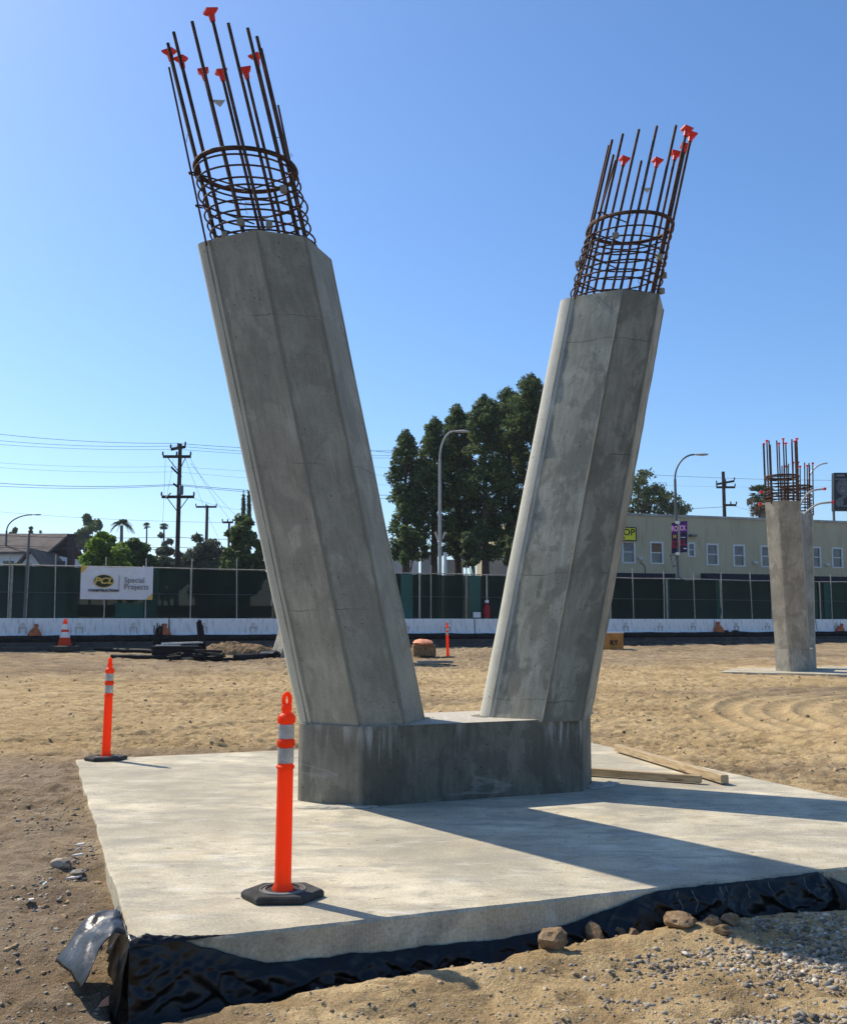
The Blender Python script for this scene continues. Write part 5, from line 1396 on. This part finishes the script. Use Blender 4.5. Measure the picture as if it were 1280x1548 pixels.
# bracket under the banners
c = at(1018, 857, 49.9); MB().tube([at(1012, 839, 49.9), at(1023, 839, 49.9)], .03, 6).build('bracket', M['pole_dark'], lamp2); MB().tube([at(1013, 839, 49.9), at(1017, 858, 49.9), at(1022, 839, 49.9)], .03, 6).build('bracket', M['pole_dark'], lamp2); MB().tube([at(1017, 856, 49.9), at(1023, 855, 49.9)], .03, 6).build('bracket', M['pole_dark'], lamp2)
# banners on the lamp pole
def banner(px0, px1, py0, py1, skew, mat, label, texts):
    Yb = 49.8; c = at((px0 + px1) / 2, py1, Yb); root = empty('street_banner', c, label, 'banner', 'purple banners on the lamp pole')
    pl = [at(px0, py1, Yb), at(px1, py1 + skew, Yb), at(px1, py0 + skew, Yb), at(px0, py0, Yb)]
    MB().prism(pl, (0, .03, 0)).build('banner_cloth', M[mat], root)
    for (bx0, bx1, by0, by1, m_) in texts.get('blocks', []):
        MB().prism([at(bx0, by1, Yb - .02), at(bx1, by1, Yb - .02), at(bx1, by0, Yb - .02), at(bx0, by0, Yb - .02)], (0, .012, 0)).build('print_block', M[m_], root)
    for (body, size, px, py, m_, sx) in texts['t']:
        text(body, size, at(px, py, Yb - .035), (1, 0, 0), (0, 0, 1), M[m_], root, sx=sx, bold=.012)
    return root
banner(1015, 1023.2, 791, 837, -1.5, 'navy', 'dark purple street banner left of the lamp pole', dict(blocks=[(1015.3, 1022.8, 793, 806.5, 'purple')], t=[('RO', .36, 1019.6, 799.5, 'pink', .62), ('M', .24, 1019.6, 811.5, 'ink_orange', .8), ('SO', .50, 1019.6, 823.5, 'ink_red', .5)]))
banner(1028, 1038.5, 788.5, 835.5, -1, 'navy', 'bright purple street banner right of the lamp pole', dict(blocks=[(1028.3, 1038.0, 789, 805, 'purple'), (1029, 1036, 811.9, 812.7, 'ink_white'), (1033, 1037.6, 828.5, 830, 'ink_white')], t=[('CK', .34, 1032.0, 798.5, 'pink', .62), ('UL', .42, 1032.2, 820.5, 'ink_red', .6)]))
for py in (790, 837): MB().box(at(1023.6, py, 49.75), (.16, .16, .14)).build('clamp', M['eye'], lamp2)

# ------------------------------------------------------------------ billboard
Yb = 78; bb = at(1300, 770, Yb)
bil = empty('billboard', (bb.x, bb.y, zr), 'dark billboard with a grey portrait at the right edge above the building', 'billboard')
def bq(x0, x1, y0, y1, d, th, nm, mt): return MB().prism([at(x0, y1, Yb - d), at(x1, y1, Yb - d), at(x1, y0, Yb - d), at(x0, y0, Yb - d)], (0, th, 0)).build(nm, M[mt], bil)
bq(1260.5, 1340, 714.5, 772, 0, .5, 'billboard_face', 'poster')
bq(1262, 1338, 723.6, 724.6, .02, .015, 'print_line', 'poster_mid')
def bov(cx, cy, rx, ry, d, mt, rot=0.0):
    pts = [at(cx + rx * math.cos(t) * math.cos(rot) - ry * math.sin(t) * math.sin(rot), cy + rx * math.cos(t) * math.sin(rot) + ry * math.sin(t) * math.cos(rot), Yb - d) for t in np.linspace(0, 2 * math.pi, 26)[:-1]]
    MB().prism(pts, (0, .01, 0)).build('print_shape', M[mt], bil)
bov(1273.5, 736, 9.8, 12, .03, 'poster_grey'); bov(1273, 737.5, 5.8, 7.4, .06, 'poster_grey'); bov(1273.5, 742, 3.0, .9, .075, 'poster_mid'); bov(1270.6, 735.2, 1.5, .7, .075, 'poster'); bov(1276.2, 735.2, 1.5, .7, .075, 'poster')
bov(1276, 750, 6.5, 3.0, .05, 'poster_grey', -.7); bov(1269, 759, 6, 7, .03, 'poster_grey', .3)
bq(1271, 1300, 764.2, 765.4, .03, .015, 'print_line', 'poster_mid'); bq(1264, 1276, 717.5, 719.8, .03, .015, 'print_line', 'poster_mid')
for x in (1259.8, 1282, 1335): MB().tube([Vector((at(x, 772, Yb + .4).x, Yb + .4, zr - .5)), at(x, 772, Yb + .4) + UP * .1], .10, 7).build('support', M['pole_dark'], bil)

# ------------------------------------------------------------------ utility poles and lines
def utility_pole(px, ytop, Y, arms, label, r=.17):
    b = at(px, 860, Y); zt = at(px, ytop, Y).z; root = empty('utility_pole', (b.x, b.y, PADZ), label, 'utility pole', 'wooden utility poles')
    b0 = Vector((b.x, b.y, PADZ)); MB().tube([b0, b0 + UP * (zt - PADZ)], [r, r * .7], 10).build('pole', M['creosote'], root, smooth=50)
    for (x0, x1, py, dy, brace) in arms:
        a, c = at(x0, py - dy, Y - .25), at(x1, py + dy, Y - .25)
        d = (c - a); arm = MB().prism([a, a + UP * .18, a + UP * .18 + Vector((0, .14, 0)), a + Vector((0, .14, 0))], d).build('crossarm', M['creosote'], root)
        n = max(2, int(d.length / .8))
        for k in range(n + 1):
            q = a.lerp(c, k / n); MB().lathe([(.03, .15), (.07, .2), (.05, .28), (.07, .32), (.03, .42)], q, 8).build('insulator', M['insulator'], arm, smooth=50)
        if brace:
            for e in (a.lerp(c, .18), a.lerp(c, .82)): MB().tube([e, Vector((b.x, Y - .2, a.z - .9))], .03, 5).build('brace', M['creosote'], root)
    return root
up1 = utility_pole(267.5, 671, 65, [(246, 288, 692, 0, 1), (244, 293, 753, 0, 1), (258, 280, 679, -2, 0)], 'tall dark utility pole with two crossarms above the left fence')
for (x0, y0, x1, y1) in ((259, 706, 274, 721), (262, 731, 275, 741)):
    MB().tube([at(x0, y0, 64.7), at(x1, y1, 64.7)], .07, 6).build('side_arm', M['creosote'], up1)
c = at(274, 741, 64.6); MB().lathe([(.12, -.3), (.14, -.2), (.14, .25), (.10, .3)], c, 10).build('transformer', M['pole_dark'], up1, smooth=50)
MB().tube([at(250, 753, 64.6), at(258, 745, 64.6)], .05, 5).build('fuse_arm', M['pole_dark'], up1)
utility_pole(311, 764, 100, [(296, 327, 767.5, 0, 0)], 'smaller utility pole with one crossarm right of the tall pole', .2)
utility_pole(1097.5, 713, 88, [(1083, 1110, 731, -2.5, 0), (1083, 1111, 738, 0, 0), (1096, 1113, 765, 0, 0)], 'dark utility pole behind the roof of the green building', .2)
utility_pole(345, 789, 95, [(336, 352, 791, 0, 0)], 'faint utility pole half behind the dark tree by the left leg', .14)

def wire(p, q, sag, r, label, group, n=26):
    p, q = Vector(p), Vector(q); path = []
    for k in range(n + 1):
        t = k / n; path.append(p.lerp(q, t) - UP * sag * 4 * t * (1 - t))
    return tag(MB().tube(path, r, 4, caps=False).build('power_line', M['wire'], org=p), label, 'power line', group)
GL = 'overhead lines at left'; GR = 'overhead lines at right'
LL = 'thin overhead line crossing the sky left of the column'
A1_ = 72.0
for (y0, ym, y1, r, sg) in ((651, 670, 674, .016, .25), (662, 674, 682, .014, .25), (669, 679, 686, .012, .2), (697, 705, 712, .008, .2), (704, 713, 728, .008, .2), (728, 732, 742, .020, .25), (733, 733.5, 748, .016, .25)):
    nm_ = dict([(651, 'topmost'), (662, 'second highest'), (669, 'third highest'), (697, 'fourth highest, very faint'), (704, 'fifth highest, very faint'), (728, 'sixth highest, thicker'), (733, 'lowest thick')])[y0]; wire(at(-60, y0 - 2, 62), at(267, ym, 65), sg, r, nm_ + ' line from the left edge to the tall utility pole', GL); wire(at(267, ym, 65), at(640, y1 + 6, 72), sg, r, nm_ + ' line from the tall utility pole to the left leg', GL)
wire(at(-40, 770, 120), at(345, 790, 100), .3, .016, 'faint line descending right past the left street lamp', GL)
LF = 'thin service line sloping down from the tall utility pole'
for (x0, y0, x1, y1) in ((287, 692, 352, 790), (280, 692, 330, 812), (250, 694, 246, 790), (288, 700, 380, 800), (290, 752, 385, 770), (262, 694, 250, 756)):
    lf_ = {352: 'thin service line from the upper crossarm down to the faint pole', 330: 'steep thin service line from the upper crossarm toward the smaller pole', 246: 'near vertical thin line down the left side of the tall pole', 380: 'long thin service line from the upper crossarm to the left leg', 385: 'thin service line from the lower crossarm to the left leg', 250: 'short thin line joining the two crossarms of the tall pole'}[x1]
    wire(at(x0, y0, 64.8), at(x1, y1, 95 if x1 > 300 else 66), .3, .010, lf_, 'service lines of the tall pole')
LB = 'dark cable crossing the left background just above the fence'
for y0, y1 in ((808, 812), (823, 827), (826, 830)):
    nb_ = {808: 'upper', 823: 'middle', 826: 'lowest'}[y0]
    wire(at(-30, y0, 58), at(267, y1, 64.8), .12, .018, nb_ + ' dark cable crossing the house roof to the tall pole', 'low cables at left')
    if y0 != 826: wire(at(267, y1, 64.8), at(420, y1 + 2, 70), .1, .018, nb_ + ' dark cable from the tall pole past the olive trees', 'low cables at left')
LR = 'thin overhead line crossing behind the right column leg'
for (a, b, r) in (((560, 681), (1300, 726), .016), ((560, 705), (1300, 735), .007)):
    wire(at(a[0], a[1], 74), at(b[0], b[1], 90), .6, r, ('upper, darker' if r > .01 else 'lower, fainter') + ' overhead line crossing behind the right column leg', GR)
wire(at(900, 768, 80), at(1097, 766, 88), .15, .022, 'heavier line reaching the low crossarm of the right utility pole', GR)
wire(at(1110, 765, 88), at(1180, 780, 84), .1, .01, 'thin line leaving the right utility pole toward the palm', GR)

# ------------------------------------------------------------------ vegetation
def leaves(name, centers, radii, per, size, mat, parent, flat=.0, seed=0, aspect=.55, up=.0):
    """many small leaf faces spread through clumps"""
    r = np.random.default_rng(seed); C = np.asarray(centers, float); Rr = np.asarray(radii, float)
    if Rr.ndim == 1: Rr = np.stack([Rr, Rr, Rr], 1)
    n = len(C) * per; idx = np.repeat(np.arange(len(C)), per)
    d = r.normal(size=(n, 3)); d /= np.linalg.norm(d, axis=1, keepdims=True)
    rad = r.random(n) ** .45; P = C[idx] + d * rad[:, None] * Rr[idx]
    # leaf frames: normals lean outward
    nr = d * .7 + r.normal(size=(n, 3)) * .6; nr[:, 2] += up; nr /= np.linalg.norm(nr, axis=1, keepdims=True)
    t = np.cross(nr, r.normal(size=(n, 3))); t /= np.linalg.norm(t, axis=1, keepdims=True); b = np.cross(nr, t)
    s = size * r.uniform(.6, 1.35, n)[:, None]
    V4 = np.stack([P - t * s, P + b * s * aspect * r.uniform(.7, 1.2, (n, 1)), P + t * s, P - b * s * aspect], 1)
    return np_mesh(name, V4.reshape(-1, 3), np.arange(n * 4).reshape(-1, 4), M[mat], parent)

def trunk_with_limbs(root, base, H, r, crown_pts, mat='bark', nl=7, lean=(0, 0)):
    b = Vector(base); top = b + Vector((lean[0], lean[1], H)); mb = MB()
    mb.tube([b, b.lerp(top, .35) + Vector((.05 * H * (random.random() - .5) * .4, 0, 0)), b.lerp(top, .7), top], [r, r * .8, r * .5, r * .2], 9)
    for k in range(nl):
        t = .35 + .6 * k / nl; s = b.lerp(top, t); e = Vector(crown_pts[random.randrange(len(crown_pts))])
        mb.tube([s, s.lerp(e, .5) + UP * .1 * H * .3, e], [r * .38 * (1.1 - t), r * .22, r * .08], 6)
    return mb.build('trunk', M[mat], root, smooth=60)

def broadleaf(px0, px1, ytop, ybot, Y, label, mat, seed, group=None, clumps=46, per=170, leaf=.16, depth=None, trunk=True, base_z=None, name='tree'):
    random.seed(seed); r = np.random.default_rng(seed)
    a, b = at(px0, ybot, Y), at(px1, ytop, Y); cx = (a.x + b.x) / 2; hw = abs(b.x - a.x) / 2; zt = b.z; zb = a.z; hz = (zt - zb) / 2; dp = depth or hw * .9
    root = empty(name, (cx, Y, PADZ), label, 'tree' if name.endswith('tree') else 'shrub', group)
    C, Rd = [], []
    for k in range(clumps):
        d = r.normal(size=3); d /= np.linalg.norm(d); q = r.random() ** .4
        x, y, z = d[0] * hw * .82 * q, d[1] * dp * .82 * q, d[2] * hz * .85 * q
        wob = 1 + .22 * mnoise.noise(Vector((d[0] * 2, d[1] * 2, d[2] * 2 + seed)))
        C.append((cx + x * wob, Y + y * wob, (zt + zb) / 2 + z * wob)); rr = (.17 + .14 * r.random()) * min(hw, hz * 1.3); Rd.append((rr, rr, rr * .75))
    leaves('crown', C, Rd, per, leaf, mat, root, seed=seed, up=.25)
    if trunk: trunk_with_limbs(root, (cx, Y, PADZ - .1), max(1.0, (zt + zb) / 2 - PADZ + hz * .3), max(.09, hw * .07), C, nl=9)
    return root

# the row of tall dark pines
def pine(px, ytop, hwpx, Y, seed, label, base_y=845, bend=0.0):
    random.seed(seed); r = np.random.default_rng(seed); t = at(px, ytop, Y); x0, zt = t.x, t.z; hw = hwpx / FPX * Y; zb = at(px, base_y, Y).z
    root = empty('pine_tree', (x0, Y, PADZ), label, 'tree', 'tall dark pines between the column legs')
    C, Rd = [], []
    H = zt - zb; n = int(H * hw * 6.2) + 24
    for k in range(n):
        f = r.random() ** .85; prof = (min(1.0, (1 - f) * 3.2 + .24)) * (.74 + .30 * math.sin(f * 11 + seed) * .5 + .2 * r.random())
        if f < .12: prof *= .55 + 3.5 * f
        a = r.uniform(0, 6.28); q = math.sqrt(r.random()) * .5 + .5 * r.random()
        C.append((x0 + bend * f + math.cos(a) * hw * prof * q, Y + math.sin(a) * hw * prof * q, zb + H * f * .97)); rr = .26 + .50 * r.random() ** 1.3 * min(1, hw / 2); Rd.append((rr * 1.05, rr * 1.05, rr * .8))
    C.append((x0 + bend, Y, zt - .2)); Rd.append((.3, .3, .45)); C.append((x0 + bend, Y, zt - .9)); Rd.append((.5, .5, .6))
    leaves('crown', C, Rd, 150, .150, 'leaf_pine', root, seed=seed, aspect=.32, up=.35)
    mb = MB(); b = Vector((x0, Y, PADZ - .1)); mb.tube([b, b + UP * H * .5, Vector((x0 + bend, Y, zt - .5))], [.30, .22, .05], 9)
    for k in range(26):
        f = .06 + .9 * k / 26; s_ = Vector((x0 + bend * f, Y, zb + H * f)); a = r.uniform(0, 6.28); L = hw * .85 * min(1, (1 - f) * 2 + .2)
        mb.tube([s_ - UP * .3, s_ + Vector((math.cos(a) * L, math.sin(a) * L, .25))], [.06, .02], 5)
    mb.build('trunk', M['bark'], root, smooth=60); return root
pine(613, 653, 31, 62, 101, 'slim dark pine standing apart at the left end of the pine row')
pine(656, 634, 42, 63, 102, 'second dark pine from the left, left of the street lamp pole')
pine(691, 614, 44, 65, 103, 'third dark pine from the left, behind the street lamp head')
pine(732, 601, 47, 62, 104, 'fourth dark pine from the left, in the middle of the row')
pine(769, 588, 46, 66, 105, 'fifth dark pine from the left, with a pointed top')
pine(803, 568, 46, 63, 106, 'tallest dark pine, its top touching the right column leg')
pine(840, 575, 40, 67, 107, 'last dark pine of the row, mostly hidden behind the right leg')
broadleaf(690, 742, 800, 864, 58, 'brighter green shrubby tree under the pines beside the lamp pole', 'leaf_gum', 120, clumps=24, per=130, leaf=.15)
broadleaf(752, 790, 812, 862, 57, 'green shrubby tree under the pines by the right leg', 'leaf_gum', 121, clumps=20, per=130, leaf=.15)
broadleaf(596, 640, 780, 862, 60, 'dense dark bush below the leftmost pine', 'leaf_pine', 122, clumps=30, per=150, leaf=.18)

# left background trees
broadleaf(112, 211, 800, 915, 56, 'bright green bushy tree above the company banner', 'leaf_bright', 201, clumps=80, per=190, leaf=.13, name='leafy_tree')
broadleaf(159, 242, 797, 915, 60, 'deeper green bushy tree right of the bright green tree', 'leaf_dark', 202, clumps=70, per=170, leaf=.14, name='leafy_tree')
broadleaf(108, 170, 770, 880, 150, 'large hazy round tree far behind the bright green tree', 'leaf_dark', 203, clumps=44, per=120, leaf=.38, name='far_tree')
broadleaf(80, 122, 794, 880, 170, 'low pale far tree left of the large hazy tree', 'leaf_olive', 204, clumps=24, per=90, leaf=.4, name='far_tree')
broadleaf(12, 30, 794, 830, 160, 'small far tree above the house roof, nearest the left street lamp', 'leaf_dark', 205, clumps=16, per=80, leaf=.35, name='far_tree')
broadleaf(38, 51, 794, 830, 150, 'narrow dark far conifer above the house roof', 'leaf_pine', 206, clumps=16, per=80, leaf=.32, name='far_tree')
broadleaf(52, 72, 806, 832, 150, 'low dark far tree at the right end of the roof ridge', 'leaf_dark', 207, clumps=14, per=80, leaf=.32, name='far_tree')
broadleaf(230, 266, 802, 880, 130, 'rounded hazy tree beneath the twin fan palms', 'leaf_olive', 208, clumps=24, per=100, leaf=.3, name='far_tree')
broadleaf(222, 291, 816, 915, 74, 'dull olive tree behind the tall utility pole', 'leaf_olive', 209, clumps=64, per=110, leaf=.17, name='leafy_tree')
broadleaf(266, 351, 804, 915, 78, 'wide thin olive tree between the two utility poles', 'leaf_olive', 210, clumps=84, per=110, leaf=.17, name='leafy_tree')
broadleaf(328, 408, 774, 915, 58, 'dark green round pine beside the left column leg', 'leaf_pine', 211, clumps=80, per=170, leaf=.14, name='leafy_tree')
broadleaf(10, 40, 851, 870, 60, 'low hedge before the house at the far left', 'leaf_gum', 212, clumps=22, per=80, leaf=.13, trunk=False, name='hedge')
def cypress(px, ytop, hw, Y, seed, label):
    r = np.random.default_rng(seed); t = at(px, ytop, Y); zb = PADZ + 1; C, Rd = [], []; w = hw / FPX * Y
    root = empty('cypress_tree', (t.x, Y, PADZ), label, 'tree', 'narrow cypresses by the left leg')
    for k in range(46):
        f = k / 45; pr = w * min(1, (1 - f) * 3 + .12); a = r.uniform(0, 6.28)
        C.append((t.x + math.cos(a) * pr * .45, Y + math.sin(a) * pr * .45, zb + (t.z - zb) * f)); Rd.append((pr * .65, pr * .65, .8))
    leaves('crown', C, Rd, 70, .2, 'leaf_pine', root, seed=seed, aspect=.3, up=.3)
    MB().tube([Vector((t.x, Y, PADZ - .1)), Vector((t.x, Y, t.z - .5))], [.15, .03], 7).build('trunk', M['bark'], root); return root
cypress(368, 755, 5, 82, 301, 'left of two narrow dark cypresses beside the left leg'); cypress(376, 752, 6, 84, 302, 'right of two narrow dark cypresses, touching the left leg')

def palm(px, ytop, ybot_crown, Y, seed, label, kind='fan', hwpx=8, skirt=False, trunk_r=.16):
    random.seed(seed); r = np.random.default_rng(seed); c = at(px, (ytop + ybot_crown) / 2, Y); hw = hwpx / FPX * Y
    root = empty('palm_tree', (c.x, Y, PADZ), label, 'tree', 'palm trees')
    MB().tube([Vector((c.x, Y, PADZ - .1)), Vector((c.x + .1, Y, c.z * .55)), c - UP * .2], [trunk_r * 1.3, trunk_r, trunk_r * .8], 9).build('trunk', M['bark_grey'], root, smooth=60)
    n = 46 if kind == 'fan' else 34
    for k in range(n):
        a = r.uniform(0, 6.28); el = r.uniform(-.75, 1.35) if kind == 'fan' else r.uniform(-.1, 1.2); L = hw * r.uniform(.8, 1.15)
        d = Vector((math.cos(a) * math.cos(el), math.sin(a) * math.cos(el), math.sin(el))); sd = d.cross(UP); sd = sd.normalized() if sd.length > .01 else Vector((1, 0, 0)); mb = MB()
        if kind == 'fan':
            st_ = c + d * L * .45
            for j in range(9):
                th = -1.1 + 2.2 * j / 8; e = d * math.cos(th) + sd * math.sin(th); w = sd * math.cos(th) - d * math.sin(th)
                tip = st_ + e * L * .6 - UP * L * .12; mb.add([st_, st_ + e * L * .3 + w * L * .06, tip, st_ + e * L * .3 - w * L * .06], [(0, 1, 2, 3)])
            mb.tube([c, st_], .02, 3)
        else:
            pts = [c + d * L * t - UP * L * .75 * t * t for t in [i / 7 for i in range(8)]]
            mb.tube(pts, .025, 3)
            for i in range(1, 8):
                for sg_ in (-1, 1):
                    q = pts[i]; e = (sd * sg_ * .75 + d * .5 - UP * .45).normalized() * L * .30 * (1.2 - i / 9)
                    mb.add([q, q + e * .5 + d * L * .05, q + e, q + e * .5 - d * L * .03], [(0, 1, 2, 3)])
        mb.build('frond', M['leaf_palm'], root)
    if skirt:
        C = [(c.x + r.normal() * hw * .35, Y + r.normal() * hw * .35, c.z - hw * (.35 + .9 * r.random())) for _ in range(26)]
        leaves('dry_frond_skirt', C, [(hw * .22, hw * .22, hw * .3)] * 26, 60, hw * .14, 'palm_skirt', root, seed=seed, aspect=.25)
    return root
palm(184, 778, 805, 105, 401, 'feathery palm between the hazy tree and the twin fan palms', 'feather', 19, trunk_r=.2)
palm(222, 789, 801, 165, 402, 'left one of two thin distant fan palms', 'fan', 6.2, trunk_r=.15); palm(248, 789, 803, 160, 403, 'right one of two distant fan palms, beside the tall utility pole', 'fan', 7.5, trunk_r=.16)
palm(61, 802, 806, 170, 404, 'tiny distant palm above the house roof', 'fan', 3, trunk_r=.12)
palm(1151, 735, 762, 84, 405, 'shaggy fan palm behind the roof left of the far column', 'fan', 22, skirt=True, trunk_r=.4)

# right background tree: open, gappy crown
def gum(boxes, Y, label, seed):
    r = np.random.default_rng(seed); random.seed(seed); C, Rd = [], []
    x0 = at(boxes[0][0], 770, Y).x; root = empty('gum_tree', (x0, Y, PADZ), label, 'tree')
    for (px, py, hw, hh, n) in boxes:
        for _ in range(n):
            p = at(px + r.uniform(-1, 1) * hw, py + r.uniform(-1, 1) * hh, Y + r.uniform(-1.6, 1.6)); C.append(tuple(p)); Rd.append(.28 + .30 * r.random())
    leaves('crown', C, Rd, 52, .15, 'leaf_gum', root, seed=seed, aspect=.4); trunk_with_limbs(root, (x0, Y, PADZ), 9.0, .3, C, nl=22); return root
gum([(962, 735, 14, 18, 20), (975, 722, 10, 7, 10), (985, 750, 16, 14, 22), (960, 762, 20, 14, 22), (1010, 760, 14, 12, 18), (1030, 768, 12, 8, 14), (1000, 772, 20, 6, 14)], 86, 'open leafy gum tree behind the roof right of the right leg', 501)

# ------------------------------------------------------------------ house at the far left
Yh = 76; h0 = at(0, 850, Yh); hs = empty('house', (h0.x, Yh, PADZ), 'house with dark brown roof and white walls at the far left', 'house')
def hp(px, py, Y): return at(px, py, Y)
def poly(pts, d, nm, mt, par=None): return MB().prism(pts, d).build(nm, M[mt], par or hs)
zrid = hp(40, 810, Yh + 4).z; zeav = hp(40, 838, Yh).z; xl, xr = hp(-120, 810, Yh).x, hp(56, 810, Yh).x; xr2 = hp(104, 812, Yh + 4).x
poly([Vector((xl, Yh - .3, zeav)), Vector((xr2, Yh - .3, zeav)), Vector((xr2, Yh + 4, zrid)), Vector((xl, Yh + 4, zrid))], (0, 0, .18), 'roof', 'roof')
poly([Vector((xl, Yh + 8.3, zeav)), Vector((xr2, Yh + 8.3, zeav)), Vector((xr2, Yh + 4.0, zrid)), Vector((xl, Yh + 4.0, zrid))], (0, 0, .17), 'roof', 'roof')
poly([Vector((xl, Yh + .1, PADZ)), Vector((xr2 - .3, Yh + .1, PADZ)), Vector((xr2 - .3, Yh + .1, zeav + .05)), Vector((xl, Yh + .1, zeav + .05))], (0, 7.8, 0), 'wall', 'house_wall')
# front cross gable
gx = hp(47, 838, Yh - 3).x; gz_ = hp(47, 833, Yh - 3).z; gl, gr = hp(30, 857, Yh - 3).x, hp(62, 857, Yh - 3).x; gzb = PADZ
poly([Vector((gl, Yh - 3, gzb)), Vector((gr, Yh - 3, gzb)), Vector((gr, Yh - 3, hp(62, 855, Yh - 3).z)), Vector((gx, Yh - 3, gz_ - .15)), Vector((gl, Yh - 3, hp(30, 855, Yh - 3).z))], (0, 3, 0), 'gable_wall', 'house_wall')
for xe, nm in ((gl, 'gable_roof'), (gr, 'gable_roof')):
    ze = hp(62, 857, Yh - 3).z - .1; dx_ = -.25 if xe < gx else .25
    poly([Vector((gx, Yh - 3.4, gz_)), Vector((xe + dx_, Yh - 3.4, ze)), Vector((xe + dx_, Yh - 3.4, ze + .16)), Vector((gx, Yh - 3.4, gz_ + .18))], (0, 5.5, 0), nm, 'roof')
poly([Vector((gx - .35, Yh - 3.02, gz_ - 1.6)), Vector((gx + .1, Yh - 3.02, gz_ - 1.6)), Vector((gx + .1, Yh - 3.02, gz_ - .9)), Vector((gx - .35, Yh - 3.02, gz_ - .9))], (0, .015, 0), 'window', 'glass')
for px_ in (12, 75, 90):
    w0 = hp(px_, 850, Yh); poly([Vector((w0.x - .4, Yh + .06, zeav - 1.5)), Vector((w0.x + .4, Yh + .06, zeav - 1.5)), Vector((w0.x + .4, Yh + .06, zeav - .5)), Vector((w0.x - .4, Yh + .06, zeav - .5))], (0, .03, 0), 'window', 'glass')
ch = hp(108, 830, Yh + 1); MB().box((ch.x, Yh + 1, (PADZ + hp(108, 809, Yh + 1).z) / 2), (.36 * 1.0, .7, hp(108, 809, Yh + 1).z - PADZ)).build('chimney', M['brick_dark'], hs)
MB().box((ch.x, Yh + 1, hp(108, 809, Yh + 1).z), (.46, .8, .14)).build('chimney_cap', M['brick_dark'], hs)

# pale low buildings glimpsed under the pines and trees
def low_house(px0, px1, ytop, Y, label, roof=True, wn=2):
    a, b = at(px0, ytop, Y), at(px1, ytop, Y); c = Vector(((a.x + b.x) / 2, Y, PADZ)); w = b.x - a.x; h_ = a.z - PADZ
    root = empty('low_house', c, label, 'house'); MB().box(c + Vector((0, 3, h_ / 2)), (w, 6, h_)).build('wall', M['pale_wall'], root)
    for k in range(wn):
        x = c.x - w / 2 + w * (k + .5) / wn; o = MB().box((x, Y - .02, PADZ + h_ * .55), (.8, .08, 1.1)).build('window', M['trim'], root); MB().box((x, Y - .07, PADZ + h_ * .55), (.66, .03, .95)).build('pane', M['glass'], o)
    if roof:
        MB().prism([Vector((a.x - .3, Y - .4, a.z)), Vector((a.x - .3, Y + 6.4, a.z)), Vector((a.x - .3, Y + 3, a.z + 1.2))], (w + .6, 0, 0)).build('roof', M['roof'], root)
    return root
low_house(592, 632, 838, 72, 'pale low house glimpsed left of the street lamp under the pines', False, 3)
low_house(636, 660, 834, 70, 'narrow pale house front just left of the street lamp pole', False, 1)
low_house(672, 700, 846, 71, 'pale low house glimpsed just right of the street lamp pole', False, 2)
low_house(738, 770, 836, 73, 'pale low house glimpsed beside the right column leg', False, 2)
low_house(296, 352, 853, 88, 'low pale roofed house behind the olive trees', True, 3)

# ------------------------------------------------------------------ light haze in the air
hz_m = bpy.data.materials.new('haze_air'); hz_m.use_nodes = True
hn = hz_m.node_tree.nodes; hn.remove(hn['Principled BSDF'])
pv = hn.new('ShaderNodeVolumePrincipled'); pv.inputs['Color'].default_value = (.80, .88, 1.0, 1); pv.inputs['Density'].default_value = .00025; pv.inputs['Anisotropy'].default_value = .3
hz_m.node_tree.links.new(pv.outputs[0], hn['Material Output'].inputs['Volume'])
hb = MB().box((0, 160, 11.5), (980, 700, 26)).build('haze', hz_m); tag(hb, kind='stuff')
